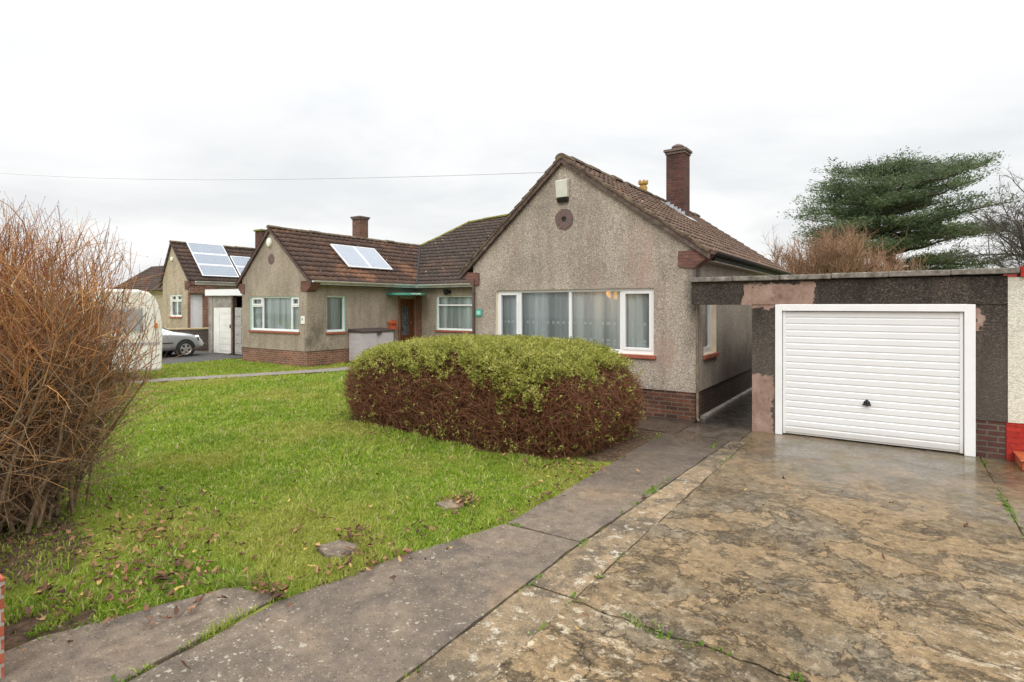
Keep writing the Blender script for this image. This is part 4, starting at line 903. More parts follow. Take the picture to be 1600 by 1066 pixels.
for i in range(7): m.box((-23.66, gv + .035, .15 + i * .26), (-22.8, gv + .049, .37 + i * .26))
dd = m.build('door', M_paintw, ga)
m = MB(); m.box((-22.9, gv + .02, 1.1), (-22.83, gv + .034, 1.25)); m.build('handle', M_black_p, dd)
m = MB(); m.box((-22.72, gv - .02, 0), (-22.52, gv + .12, 2.45)); m.build('post', M_brickd, ga)
m = MB(); m.box((-22.5, gv + .02, .05), (-21.95, gv + .08, 1.95))
for i in range(5): m.box((-22.45, gv - .004, .12 + i * .37), (-22.0, gv + .019, .42 + i * .37))
m.build('side_panel', M_gwood, ga)
m = MB(); m.tube([(-22.56, gv - .06, 2.4), (-22.56, gv - .06, .1), (-22.62, gv - .14, .04)], .04); m.build('downpipe', M_pipec, ga)
lw = thing('garden_wall', (-26.8, 13.6, 0), 'low dark stone wall with yellowish coping behind the silver car', 'garden wall')
D_ = V((.8, 2.0, 0)).normalized(); Nn = V((D_.y, -D_.x, 0)); OW = V((-27.4, 12.2, 0))
m = MB(); m.obox(OW, D_, Nn, 0, 2.75, 0, .93, -.12, .12); m.build('wall', M_wallst, lw)
m = MB(); m.obox(OW, D_, Nn, -.02, 2.77, .932, 1.0, -.15, .15); m.build('coping', M_copy, lw, bevel=.01)

# ================================================================== GARAGE of the main bungalow
gv = 9.9; gz = 2.44
gr = thing('garage', (-.3, gv, 0), 'flat roofed garage in blackened render with bare mortar patches and a white ribbed door', 'garage')
m = MB(); dL, dR, dH = -1.60, .89, 2.06
m.box((-2.93, gv - .02, 2.055), (-1.951, gv + .2, gz))                      # lintel over the passage
m.box((-1.95, gv, 0), (dL, gv + .28, dH)); m.box((-1.95, gv - .012, dH + .002), (1.22, gv + .2, gz)); m.box((dR, gv, .502), (1.215, gv + .28, dH))
m.box((-1.95, gv + .281, 0), (-1.72, gv + 5.6, gz)); m.box((1.0, gv + .281, 0), (1.215, gv + 5.6, gz)); m.box((-1.719, gv + 5.4, 0), (.999, gv + 5.6, gz))
m.build('wall', M_black, gr)
m = MB(); m.box((dR, gv + .012, 0), (1.205, gv + .29, .50)); m.build('brick_base', M_brickd, gr)
m = MB(); m.box((-1.95, gv + .2, gz - .06), (1.2, gv + 5.6, gz + .04)); m.build('roof', M_tarmac, gr)
m = MB(); n = 6
for i in range(n):
    a0 = -2.96 + (4.30) * i / n; a1 = -2.96 + 4.30 * (i + 1) / n - .006; zz = gz + .004 + random.uniform(-.004, .004) + .04 * i / n * .6
    m.box((a0, gv - .075, zz), (a1, gv + .24, zz + .078))
m.build('coping', M_coping, gr, bevel=.012)
m = MB()   # white surround
m.box((dL, gv - .03, 0), (dL + .10, gv + .1, dH)); m.box((dR - .12, gv - .03, 0), (dR, gv + .1, dH)); m.box((dL + .10, gv - .03, dH - .10), (dR - .12, gv + .1, dH))
fr_ = m.build('door_frame', M_wframe, gr, bevel=.006)
m = MB(); q0, q1, zt = dL + .108, dR - .128, dH - .108; nr = 19; hh = (zt - .03) / nr
for i in range(nr):                                                        # pressed ribs
    z0 = .03 + i * hh
    pr = [(z0, .012), (z0 + .012, .012), (z0 + .02, -.002), (z0 + hh - .012, -.006), (z0 + hh - .002, .004), (z0 + hh, .012)]
    for j in range(len(pr) - 1):
        (za, na), (zb, nb_) = pr[j], pr[j + 1]
        m.face([V((q0 + .04, gv + .03 + na, za)), V((q1 - .04, gv + .03 + na, za)), V((q1 - .04, gv + .03 + nb_, zb)), V((q0 + .04, gv + .03 + nb_, zb))])
m.box((q0, gv + .012, .02), (q0 + .04, gv + .06, zt)); m.box((q1 - .04, gv + .012, .02), (q1, gv + .06, zt)); m.box((q0 + .041, gv + .045, .02), (q1 - .041, gv + .06, zt))
gd = m.build('garage_door', M_doorw, gr)
m = MB(); hp = V((-.36, gv + .022, .60)); m.lathe(hp, [(.045, 0), (.045, .008), (.02, .012), (.018, .04)], -Y, 14); m.box((hp.x - .055, hp.y - .055, hp.z - .03), (hp.x + .055, hp.y - .038, hp.z - .005)); m.box((hp.x - .012, hp.y - .05, hp.z - .004), (hp.x + .012, hp.y - .036, hp.z + .06))
m.build('handle', M_black_p, gd, bevel=.004)
# neighbour's wall at the right
nw = thing('side_garage', (2.4, gv, 0), 'cream rendered garage wall with red painted brickwork at the right edge', 'garage')
m = MB(); m.box((1.222, gv - .012, .505), (5.0, gv + 5, 2.42)); m.build('wall', M_creamr, nw)
m = MB(); m.box((1.208, gv - .002, 0), (5.0, gv + 4.9, .503)); m.build('brick_base', M_brickp, nw)
m = MB(); m.box((1.345, gv - .06, 2.424), (5.0, gv + 5.05, 2.56)); m.build('fascia', M_brickp, nw)
st = thing('door_step', (2.2, 9.8, 0), 'low orange red tiled step at the right edge beside the garage', 'step')
m = MB(); m.box((1.29, 9.35, 0), (3.2, gv - .014, .115)); m.build('tread', M_step, st, bevel=.012)
m = MB(); m.box((1.27, 9.32, .117), (3.2, gv - .016, .14)); m.build('nosing', M_step, st, bevel=.008)

# ================================================================== CABLE
m = MB(); p1 = V((-6.02, hv + .3, 4.86)); pts = []
t0 = ((0 - 800) / 890); cc, ss_ = math.cos(R(34)), math.sin(R(34))
dcab = 26.; A0 = V((dcab * (t0 * cc - ss_), dcab * (t0 * ss_ + cc), 2.05 + 211 * dcab / 890)); A1 = p1
A0 = A1 + (A0 - A1) * 1.15
for i in range(25):
    f_ = i / 24; p = A0.lerp(A1, f_); p.z -= .30 * 4 * f_ * (1 - f_); pts.append(p)
m.tube(pts, .0055, 5)
setp(m.build('overhead_cable', M_black_m), 'thin overhead cable running across the sky to the wide gable roof', 'cable')

# ================================================================== CARAVAN
cv = thing('caravan', (-18.1, 4.7, 0), 'cream white caravan with rounded roof half hidden behind the bare twiggy bush', 'caravan')
cx0, cx1, y0, y1 = -19.15, -17.0, 1.6, 7.76
prof = [(y0 + .1, .42), (y0, .9), (y0 + .12, 1.7), (y0 + .45, 2.32), (y0 + .8, 2.46), (y1 - .62, 2.47), (y1 - .36, 2.41), (y1 - .19, 2.26), (y1 - .09, 2.0), (y1 - .02, 1.6), (y1, 1.1), (y1 - .03, .24), (y1 - 1.0, .26), (y0 + 1.0, .36)]
m = MB(); m.prism([V((cx0, a, z)) for a, z in prof], V((cx1 - cx0, 0, 0))); m.build('body', M_caravan, cv, bevel=.06)
for (a, b_) in ((y0 + .8, y0 + 2.2), (y0 + 4.4, y1 - .55)):
    m = MB(); m.box((cx1 + .002, a, 1.35), (cx1 + .02, b_, 1.95)); m.build('window', M_cvwin, cv, bevel=.008)
    m = MB(); m.box((cx1 + .001, a - .03, 1.32), (cx1 + .012, b_ + .03, 1.98)); m.build('window_rim', M_gutterw, cv)
m = MB(); m.box((cx1 + .002, y0 + 2.7, .45), (cx1 + .018, y0 + 3.4, 2.2)); dd = m.build('door', M_caravan, cv, bevel=.01)
m = MB(); m.box((cx1 + .02, y0 + 3.28, 1.15), (cx1 + .04, y0 + 3.36, 1.3)); m.build('handle', M_black_p, dd)
m = MB(); m.box((cx1 + .002, y0 + .3, .95), (cx1 + .008, y0 + 2.6, 1.03)); m.box((cx1 + .002, y0 + 3.5, .95), (cx1 + .008, y1 - .1, 1.03)); m.build('stripe', M_stripe, cv)
m = MB(); m.box((cx1 + .002, y1 - .22, 1.42), (cx1 + .03, y1 - .16, 1.55)); m.build('marker_lamp', M_amber, cv)
m = MB(); m.box((cx0 + .3, y1 - .005, 1.35), (cx1 - .3, y1 + .012, 1.85)); m.build('window', M_cvwin, cv)
for xx in (cx1 - .1, cx0 + .1):
    m = MB(); s_ = 1 if xx > -18 else -1; m.lathe((xx - .1 * s_, 4.7, .33), [(.0, 0), (.33, 0), (.33, .16), (.2, .17), (0, .15)], X * s_, 24); m.build('wheel', M_rub, cv)
m = MB(); m.tube([(-18.07, y0 + .2, .4), (-18.07, y0 - 1.1, .42)], .05); m.tube([(-18.07, y0 - 1.0, .4), (-18.07, y0 - 1.0, .03)], .03); m.build('hitch', M_alloy, cv)
for xx in (-17.4, -18.7):
    m = MB(); m.tube([(xx, y1 - .5, .34), (xx, y1 - .5, .0)], .03); m.build('corner_steady', M_alloy, cv)

# ================================================================== CAR (nose towards +Y)
car = thing('car', (-24.2, 10.0, 0), 'silver hatchback car with alloy wheels parked nose first behind the caravan', 'car')
st_ = [  # y, halfwidth, bottom, beltline z, top z, roof halfwidth
 (7.72, .62, .42, .72, .86, .55), (7.85, .80, .30, .86, 1.02, .62), (8.2, .86, .26, .93, 1.22, .62), (8.7, .885, .24, .95, 1.40, .58), (9.3, .89, .22, .95, 1.455, .57), (9.9, .89, .22, .945, 1.45, .58), (10.45, .89, .22, .94, 1.33, .60), (10.95, .885, .22, .93, 1.08, .66), (11.1, .885, .22, .925, 1.01, .68), (11.6, .875, .24, .86, .95, .66), (12.0, .84, .26, .76, .86, .62), (12.22, .74, .28, .64, .74, .55), (12.34, .56, .34, .52, .58, .45)]
m = MB(); rings = []
for (yy, w, b_, be, tp, rw) in st_:
    half = [(w * .86, b_), (w * .99, b_ + .12), (w, (b_ + be) / 2), (w * .985, be - .04), (w * .95, be), (rw + (w * .95 - rw) * .35, be + (tp - be) * .6), (rw, tp - .05 * (tp - be + .1)), (rw * .6, tp)]
    rings.append([V((-24.2 + a, yy, z)) for a, z in half] + [V((-24.2 - a, yy, z)) for a, z in half[::-1]])
for i in range(len(rings) - 1):
    n = len(rings[i])
    for k in range(n): l = (k + 1) % n; m.face([rings[i][k], rings[i][l], rings[i + 1][l], rings[i + 1][k]], 0, smooth=True)
m.face(rings[0]); m.face(rings[-1][::-1])
cb = m.build('body', M_car, car, weld=True)
sb_ = cb.modifiers.new('s', 'SUBSURF'); sb_.levels = sb_.render_levels = 1
for sgn in (1, -1):
    m = MB()
    for (ya, yb) in ((8.35, 9.2), (9.27, 10.1)):
        m.face([V((-24.2 + sgn * .855, ya, .985)), V((-24.2 + sgn * .855, yb + (.45 if yb > 10 else 0), .975)), V((-24.2 + sgn * .66, yb, 1.33)), V((-24.2 + sgn * .66, ya + .12, 1.33))])
    m.build('side_windows', M_glassd, car)
m = MB(); m.face([V((-24.86, 11.0, 1.06)), V((-23.54, 11.0, 1.06)), V((-23.68, 10.4, 1.355)), V((-24.72, 10.4, 1.355))])
m.build('windscreen', M_glassd, car)
for sgn in (1, -1):
    m = MB(); m.lathe((-24.2 + sgn * .68, 11.98, .70), [(.0, .13), (.11, .12), (.13, .08), (.13, 0)], V((sgn * .6, .75, .25)), 14); m.build('headlight', M_glassd, car)
    for yy in (8.75, 11.47):
        m = MB(); m.lathe((-24.2 + sgn * .70, yy, .34), [(0, 0), (.37, 0), (.37, .192), (0, .192)], X * sgn, 28); m.build('wheel_arch', M_rub, car)
        m = MB(); m.lathe((-24.2 + sgn * .72, yy, .315), [(.2, 0), (.30, .0), (.315, .05), (.315, .16), (.29, .19), (.215, .19), (.21, .15)], X * sgn, 28); wh = m.build('wheel', M_rub, car)
        m = MB(); c0 = V((-24.2 + sgn * .895, yy, .315)); m.lathe(c0 - X * sgn * .05, [(.0, 0), (.2, 0)], X * sgn, 24, 1); m.lathe(c0, [(.195, -.03), (.212, .012), (.205, .016), (.18, -.01)], X * sgn, 24)
        for k in range(5):
            t = 2 * math.pi * k / 5 + .3; dv = V((0, math.cos(t), math.sin(t))); sv = V((0, -math.sin(t), math.cos(t)))
            m.prism([c0 + dv * .03 + sv * .035, c0 + dv * .19 + sv * .045, c0 + dv * .19 - sv * .045, c0 + dv * .03 - sv * .035], X * sgn * .012)
        m.lathe(c0, [(.05, .0), (.045, .02), (0, .022)], X * sgn, 12)
        m.build('rim', [M_alloy, M_rub], wh)
m = MB(); m.box((-23.33, 9.2, .56), (-23.305, 11.0, .60)); m.build('side_trim', M_rub, car); m = MB(); m.box((-24.85, 7.76, .46), (-23.55, 7.79, .58)); m.build('registration_plate', M_rub, car)
m = MB(); m.box((-23.32, 9.85, .98), (-23.12, 9.98, 1.12)); m.build('mirror', M_car, car, bevel=.03)

# ================================================================== GROUND
def sheet(name, polys, mat, z, kind='structure', thick=0, jitter=0):
    m = MB()
    for poly in polys:
        if thick: m.prism([V((a, b_, z - thick)) for a, b_ in poly], V((0, 0, thick)))
        else:
            p = [V((a, b_, z)) for a, b_ in poly]
            if (p[1] - p[0]).cross(p[2] - p[0]).z < 0: p.reverse()
            m.face(p)
    return setp(m.build(name, mat), kind=kind)
sheet('ground', [[(-400, -60), (400, -60), (400, 600), (-400, 600)]], M_soil, -.034)
def wob_edge(p0, p1, n, amp, seed):
    r_ = random.Random(seed); out = []
    for i in range(n + 1):
        f_ = i / n; out.append((p0[0] + (p1[0] - p0[0]) * f_ + r_.uniform(-amp, amp), p0[1] + (p1[1] - p0[1]) * f_ + r_.uniform(-amp, amp)))
    return out
lawn_edge = wob_edge((-3.12, 2.2), (-3.08, 9.0), 40, .025, 5)
# undulating lawn bed
def lawn_h(u, v): return .012 * np.sin(u * 1.7 + v) + .01 * np.sin(v * 2.3 - u * .6)
gx = np.linspace(-23.5, -3.0, 110); gy = np.linspace(.2, 17.4, 90)
m = MB(); P2 = lambda a, c: V((a, c, -.018 + float(lawn_h(a, c)) * .6))
for i in range(len(gx) - 1):
    for j in range(len(gy) - 1):
        if gx[i] > -4.2 and gy[j] < 1.6: continue
        m.face([P2(gx[i], gy[j]), P2(gx[i + 1], gy[j]), P2(gx[i + 1], gy[j + 1]), P2(gx[i], gy[j + 1])], smooth=True)
setp(m.build('lawn', M_lawn, weld=True), kind='structure')
sheet('field', [[(-90, 17.4), (60, 17.4), (60, 300), (-90, 300)], [(-90, -20), (-27, -20), (-27, 17.4), (-90, 17.4)]], M_lawn, -.028)
sheet('neighbour_driveway', [[(-27, -6), (-20.9, -6), (-20.9, 13.2), (-27, 13.2)]], M_tarmac, .012)
# concrete path, slabs with real joints
le = [q for a_, b_, n_, sd_ in (((-3.40, -1.0), (-3.45, 1.3), 10, 50), ((-3.46, 1.4), (-3.56, 2.35), 8, 51), ((-3.55, 2.42), (-3.37, 3.32), 8, 52), ((-3.35, 3.4), (-3.04, 4.40), 9, 53)) for q in wob_edge(a_, b_, n_, .012, sd_)]; re = wob_edge((-2.27, 4.40), (-2.25, -1.0), 22, .01, 2)
le2 = wob_edge((-3.03, 4.425), (-3.1, 9.02), 26, .02, 3); re2 = wob_edge((-2.08, 9.02), (-2.27, 4.425), 24, .012, 4)
sheet('path', [le + re, le2 + re2], M_path, 0, thick=.05)
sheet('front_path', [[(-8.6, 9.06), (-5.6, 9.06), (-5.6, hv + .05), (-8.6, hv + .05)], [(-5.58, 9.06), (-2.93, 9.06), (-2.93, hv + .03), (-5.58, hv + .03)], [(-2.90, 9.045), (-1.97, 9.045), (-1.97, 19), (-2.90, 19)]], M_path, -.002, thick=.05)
sp = []; vs = [-1, 3.55, 9.03]; ple = lambda v: -2.243 if v < 4.4 else -2.243 + (v - 4.4) / 4.63 * .17
for i in range(2):
    n_ = int((vs[i + 1] - vs[i]) * 6); r_ = random.Random(i + 3)
    lf = [(ple(v) + r_.uniform(-.008, .008), v) for v in np.linspace(vs[i] + .01, vs[i + 1] - .01, n_)]; rt_ = [(-1.868 + r_.uniform(-.012, .012), v) for v in np.linspace(vs[i + 1] - .01, vs[i] + .01, n_)]
    sp.append([tuple(map(float, q)) for q in lf + rt_])
sheet('kerb_strip', sp, M_strip, -.004, thick=.05)
dj = wob_edge((-1.86, 3.52), (.92, 3.42), 30, .022, 9); dj2 = [(a, c - .02) for a, c in dj]
sheet('driveway', [wob_edge((-1.845, 9.03), (-1.86, 3.56), 26, .012, 12) + dj + wob_edge((.932, 3.5), (.932, 10.2), 26, .008, 13) + [(-1.60, 10.2), (-1.60, 9.9), (-1.95, 9.9), (-1.95, 9.03)], dj2[::-1] + [(-1.86, -1.0), (.932, -1.0)]], M_drive, 0, thick=.05)
sheet('side_driveway', [wob_edge((.944, -1), (.944, 9.95), 30, .005, 15) + [(6, 9.95), (6, -1)]], M_drive, -.003, thick=.05)
sheet('pavement', [[(-30, -6), (30, -6), (30, -1.02), (-30, -1.02)]], M_path, -.01)
npath = [(-17.1, 5.9), (-16.45, 7.0), (-15.4, 9.2), (-14.35, 11.6), (-14.2, 16.2), (-15.5, 17.1), (-16.2, 17.1), (-16.2, 15.6), (-15.1, 15.2), (-15.05, 12.1), (-16.0, 9.6), (-17.0, 7.6), (-18.6, 4.6), (-18, 4.2)]
sheet('garden_path', [npath], M_npath, .014)
g = G('joint_soil'); c = g.ramp(g.noise(12, 6, .7), [(.3, (.03, .022, .015)), (.5, (.075, .055, .035)), (.62, (.10, .11, .025)), (.8, (.13, .17, .03))])
g.bump(g.noise(50, 5, .7), .02); M_joint = g.fin(c, .95, .1)
sheet('joint_soil', [[(-3.66, -1.0), (1.2, -1.0), (1.2, 9.86), (-1.99, 9.86), (-2.96, 10.1), (-3.0, 9.0), (-3.0, 4.5), (-3.4, 3.3), (-3.66, 2.42)]], M_joint, -.011)
# flagstone and stepping stones
fl_poly = wob_edge((-4.36, 1.30), (-4.02, 2.27), 8, .012, 21) + wob_edge((-4.0, 2.29), (-3.66, 2.40), 5, .02, 22) + wob_edge((-3.60, 2.36), (-3.485, 1.33), 8, .008, 23) + [(-3.46, .6), (-4.35, .7)]
m = MB(); m.prism([V((a, c, -.05)) for a, c in fl_poly], V((0, 0, .058))); 
setp(m.build('flagstone', M_path, bevel=.006), 'large grey flagstone speckled with lichen at the front corner of the lawn', 'paving slab')
for (pts, lab) in (([(-4.06, 3.06), (-3.86, 3.0), (-3.70, 3.06), (-3.78, 3.28), (-4.0, 3.27)], 'flat grey stepping stone sunk in the lawn near the large flagstone'), ([(-3.93, 4.42), (-3.74, 4.36), (-3.62, 4.5), (-3.72, 4.62), (-3.88, 4.58)], 'flat stepping stone half buried under the heap of brown leaves')):
    m = MB(); m.prism([V((a, c, -.03)) for a, c in pts], V((0, 0, .05))); setp(m.build('stepping_stone', M_path, bevel=.01), lab, 'stepping stone')
# low front wall whose end shows at the left edge
bw = thing('garden_wall', (-5.5, .95, 0), 'low red brick garden wall whose end just shows at the bottom left', 'garden wall')
m = MB(); m.box((-9.5, .83, 0), (-4.065, 1.035, .50)); m.build('wall', M_brickw, bw)
m = MB(); m.box((-9.5, .82, .502), (-4.06, 1.04, .555)); m.build('coping', M_brickw, bw, bevel=.008)

# ------------------------------------------------------------------ hedge
hc = np.array([-5.93, 7.84]); ha, hb, hh = 2.68, 1.34, 1.43; hr = R(-5)
cr, sr = math.cos(hr), math.sin(hr)
def hloc(p): d = p[:, :2] - hc; return np.stack([(d[:, 0] * cr + d[:, 1] * sr) / ha, (-d[:, 0] * sr + d[:, 1] * cr) / hb], 1)
def lump(p): return .5 * np.sin(p[:, 0] * 2.1 + p[:, 2] * 3) * np.sin(p[:, 1] * 2.7 + 1) + .5 * np.sin(p[:, 0] * 5.3 + 2) * np.sin(p[:, 1] * 4.7 + p[:, 2] * 5)
def hedge_F(p):
    q = np.abs(hloc(p)); top = hh * (1 - .20 * np.clip(-hloc(p)[:, 0], 0, 1) ** 2.0 - .04 * np.clip(hloc(p)[:, 0], 0, 1) ** 3)
    sk = 1 - .06 * np.clip(.35 - p[:, 2], 0, 1) / .35
    rho = (q[:, 0] / sk) ** 5.0 + (q[:, 1] / sk) ** 4.2
    return rho + (np.clip(p[:, 2], 0, 9) / top) ** 4.8 + .09 * lump(p)
def hedge_grad(p, e=.03):
    g_ = np.zeros_like(p); f0 = hedge_F(p)
    for k in range(3):
        d = np.zeros(3); d[k] = e; g_[:, k] = (hedge_F(p + d) - f0) / e
    return unit(g_)
def sample_hedge(n, lo, hi, seed):
    rg = np.random.default_rng(seed); out = []; c = 0
    while c < n:
        p = rg.uniform([-10.2, 5.6, .0], [-2.6, 10.4, 1.75], (n * 3, 3)); F = hedge_F(p); p = p[(F > lo) & (F < hi)]; out.append(p); c += len(p)
    return np.concatenate(out)[:n]
hed = thing('hedge', (-6.3, 7.9, 0), 'clipped rounded hedge with green leaves on top and bare brown twigs below', 'hedge')
rg = np.random.default_rng(5)
def twigs(p, n, len0, len1, rad, outw, tang, up, seed):
    rg = np.random.default_rng(seed); nrm = hedge_grad(p); r_ = unit(rg.normal(size=p.shape)); tg = unit(np.cross(nrm, r_)); hz = unit(np.cross(nrm, np.array([0, 0, 1.])) + 1e-6) * np.sign(rg.normal(size=(len(p), 1)))
    d = unit(nrm * outw * rg.uniform(.2, 1, (len(p), 1)) + tg * tang + hz * .5 * rg.uniform(0, 1, (len(p), 1)) + np.array([0, 0, up]))
    L = rg.uniform(len0, len1, (len(p), 1)); bend = rg.normal(size=p.shape) * .12
    P = np.stack([p, p + d * L * .5 + bend * L, p + d * L + bend * L * 1.4 - np.array([0, 0, .06]) * L], 1)
    kp = hedge_F(P[:, -1]) < np.where(P[:, -1, 2] > 1.0, 1.0, 1.16); P = P[kp]; p = p[kp]
    return P, rad * np.array([1, .8, .45])[None] * rg.uniform(.7, 1.4, (len(p), 1))
p = sample_hedge(30000, .52, .93, 1); p = p[rg.random(len(p)) < np.where(p[:, 2] > 1.05, .55, 1)]
P, Rr = twigs(p, 0, .14, .40, .0036, .45, 1.0, .10, 2)
v_, q_ = np_tubes(P, Rr); u_ = np.repeat(np.clip(rng.normal(.45, .2, len(P)), 0, 1), 9)
np_mesh('twigs', v_, [q_], u_, M_htwig, hed)
p = sample_hedge(7000, .84, 1.0, 3); p = p[(p[:, 2] < .95) | (rng.random(len(p)) < .05)]   # fine twig ends sticking out
P, Rr = twigs(p, 0, .05, .16, .0028, 1.0, .6, .35, 4); v_, q_ = np_tubes(P, Rr)
np_mesh('twig_tips', v_, [q_], np.repeat(np.clip(rng.normal(.6, .2, len(P)), 0, 1), 9), M_htwig, hed)
# inner mass of stems: lower, denser lattice
p = sample_hedge(9000, .08, .55, 6); P, Rr = twigs(p, 0, .3, .6, .010, .5, .7, .5, 7); v_, q_ = np_tubes(P, Rr)
np_mesh('inner_stems', v_, [q_], np.repeat(np.clip(rng.normal(.2, .15, len(P)), 0, 1), 9), M_htwig, hed)
# leaves
p = sample_hedge(230000, .76, 1.05, 8); lx = hloc(p); nz_ = lump(p * 1.7 + 3) * .16 + lump(p * 4.1) * .09
front = lx[:, 1]; thr = 1.03 + nz_ * 1.4 - .36 * np.exp(-((lx[:, 0] - .62) / .2) ** 2) + .22 * np.clip((lx[:, 0] - .72) / .28, 0, 1)
thr = thr - .12 * np.clip(-lx[:, 0], 0, 1)
pr = np.clip((p[:, 2] - thr) / .30 + .35, 0, 1)
pr = pr * np.clip(.72 + 1.6 * lump(p * 3.1 + 7), .12, 1)
pr = np.maximum(pr, .020 + .05 * (lump(p * 2.3 + 1) > .55) * (p[:, 2] < .55) + .03 * (p[:, 2] < .2))
p = p[rng.random(len(p)) < pr * .17]
nrm = hedge_grad(p); sh = unit(nrm * .5 + rng.normal(size=p.shape) * .7 + np.array([0, 0, .45])); K_ = 9   # leafy shoots: K_ leaves along each
tq = rng.uniform(0, 1, (len(p), K_, 1)); ctone = np.repeat(rng.normal(0, .17, len(p)), K_)
p = (p[:, None] + sh[:, None] * tq * .10 + rng.normal(size=(len(p), K_, 3)) * .012).reshape(-1, 3); shr = np.repeat(sh, K_, 0)
D = unit(shr * .5 + rng.normal(size=p.shape) * .65 + np.array([0, 0, .25])); S = rng.uniform(.020, .046, len(p))
v_, q_ = np_leaves(p, D, S, .55, 9)
np_mesh('leaves', v_, [q_], np.repeat(np.clip(rng.normal(.5, .14, len(p)) + ctone + lump(p * 2.4) * .2, 0, 1), 4), M_hleaf, hed)
def in_hedge(u, v, k=1.0):
    q = np.abs(hloc(np.stack([u, v], 1))); return q[:, 0] ** 5.0 + q[:, 1] ** 4.2 < k

# ------------------------------------------------------------------ big bare bush at left
bush = thing('bush', (-6.65, 1.75, 0), 'tall bare twiggy bush with orange brown stems filling the left edge', 'bush')
rg = np.random.default_rng(21)
base = np.array([-6.85, 1.75, 0.]); camr = np.array([math.cos(R(34)), math.sin(R(34)), 0]); camf = np.array([-math.sin(R(34)), math.cos(R(34)), 0])
def bush_top(lat): # crown limit in height by lateral offset from the base
    return np.interp(lat, [-1.9, -.3, .15, .5, .87, 1.05, 1.2, 1.38, 1.5], [2.9, 3.2, 3.12, 2.92, 2.66, 2.46, 2.2, 1.9, 1.45])
stems = []; srad = []
for i in range(78):
    b0 = base + camr * rg.uniform(-.5, .4) + camf * rg.uniform(-.4, .6); az = rg.uniform(0, 2 * np.pi); lean = rg.uniform(.05, .75) ** 1.15
    if i >= 50: az = rg.uniform(-.6, 1.2); lean = rg.uniform(.25, .58)
    dirn = camr * math.cos(az) * lean + camf * math.sin(az) * lean * .8; H_ = rg.uniform(1.5, 2.85) * (1 - .4 * lean); k = np.linspace(0, 1, 7)[:, None]
    ptsn = b0 + dirn * (k ** 1.15) * 1.7 + np.array([0, 0, 1]) * k * H_ + rg.normal(size=(7, 3)) * .05 * k
    stems.append(ptsn); srad.append(np.linspace(rg.uniform(.011, .022), .005, 7))
stems = np.array(stems); srad = np.array(srad)
v_, q_ = np_tubes(stems, srad, 6); np_mesh('stems', v_, [q_], np.full(len(v_), .5), M_bstem, bush, True)
def grow(par, n, l0, l1, r0, npts, up, spread, tmin, seed, lim=True, droop=0):
    rg = np.random.default_rng(seed); si = rg.integers(0, len(par), n); t = rg.uniform(tmin, 1, n) * (par.shape[1] - 1.001); i0 = t.astype(int); f = (t - i0)[:, None]
    p0 = par[si, i0] * (1 - f) + par[si, i0 + 1] * f; d0 = unit(par[si, i0 + 1] - par[si, i0])
    d = unit(d0 * .6 + unit(rg.normal(size=(n, 3))) * spread + np.array([0, 0, up])); L = rg.uniform(l0, l1, (n, 1))
    k = np.linspace(0, 1, npts); curve = rg.normal(size=(n, 3)) * .22 + np.array([0, 0, up * .35 - droop])
    P = p0[:, None] + d[:, None] * L[:, None] * k[None, :, None] + curve[:, None] * L[:, None] * (k ** 2)[None, :, None] + rg.normal(size=(n, npts, 3)) * (.03 * L[:, None] * k[None, :, None])
    if lim:
        e = P[:, -1] - base; lat = e @ camr; keep = (P[:, -1, 2] < bush_top(lat)) & (np.abs(e @ camf) < 1.35) & (lat - .22 * np.clip(e @ camf, -1, 0) < 1.44) & (lat > -2.2) & (P[:, -1, 2] > .05)
        # narrow waist near the ground
        keep &= (lat < np.interp(P[:, -1, 2], [0, .35, .84, 1.2], [.5, .78, 1.08, 1.5]) + .08)
        keep &= rg.random(n) < np.interp(lat, [.45, .95, 1.3], [1, .5, .38])   # the crown thins towards its outer side
        P = P[keep]
    return P, r0 * np.linspace(1, .4, npts)[None] * np.random.default_rng(seed + 1).uniform(.7, 1.3, (len(P), 1))
b1, r1 = grow(stems, 1500, .4, 1.0, .0055, 5, .50, .85, .15, 31)
b2, r2 = grow(b1, 4600, .2, .6, .0032, 4, .30, .85, .15, 33)
b3, r3 = grow(b2, 4200, .06, .25, .0022, 3, .28, .8, .2, 35)
low, rl = grow(stems, 3800, .3, .9, .0036, 5, -.04, 1.1, .0, 37, droop=.12); sel = low[:, 0, 2] < 1.3; low, rl = low[sel], rl[sel]
lo2, rl2 = grow(low, 3600, .12, .45, .0026, 4, .0, .9, .2, 39)
V_, Q_, U_ = [], [], []; off = 0
for P, Rr, mu in ((b1, r1, .5), (b2, r2, .55), (b3, r3, .5), (low, rl, .4), (lo2, rl2, .45)):
    v_, q_ = np_tubes(P, Rr); V_.append(v_); Q_.append(q_ + off); off += len(v_); zc = np.repeat(P[:, 0, 2], P.shape[1] * 3)
    U_.append(np.clip(mu - .16 + .20 * (zc - .9) + np.repeat(rg.normal(0, .2, len(P)), P.shape[1] * 3), 0, 1))
np_mesh('twigs', np.concatenate(V_), Q_, np.concatenate(U_), M_btwig, bush)
tips, rt = grow(np.concatenate([b1[:, [0, 2, 4]], b2[:, [0, 1, 3]]]), 2600, .12, .42, .0030, 3, .9, .35, .6, 41); sel = tips[:, 0, 2] > 1.3; tips, rt = tips[sel], rt[sel]
v_, q_ = np_tubes(tips, rt); np_mesh('shoots', v_, [q_], np.repeat(rg.uniform(0, 1, len(tips)), 9), M_ptwig, bush)
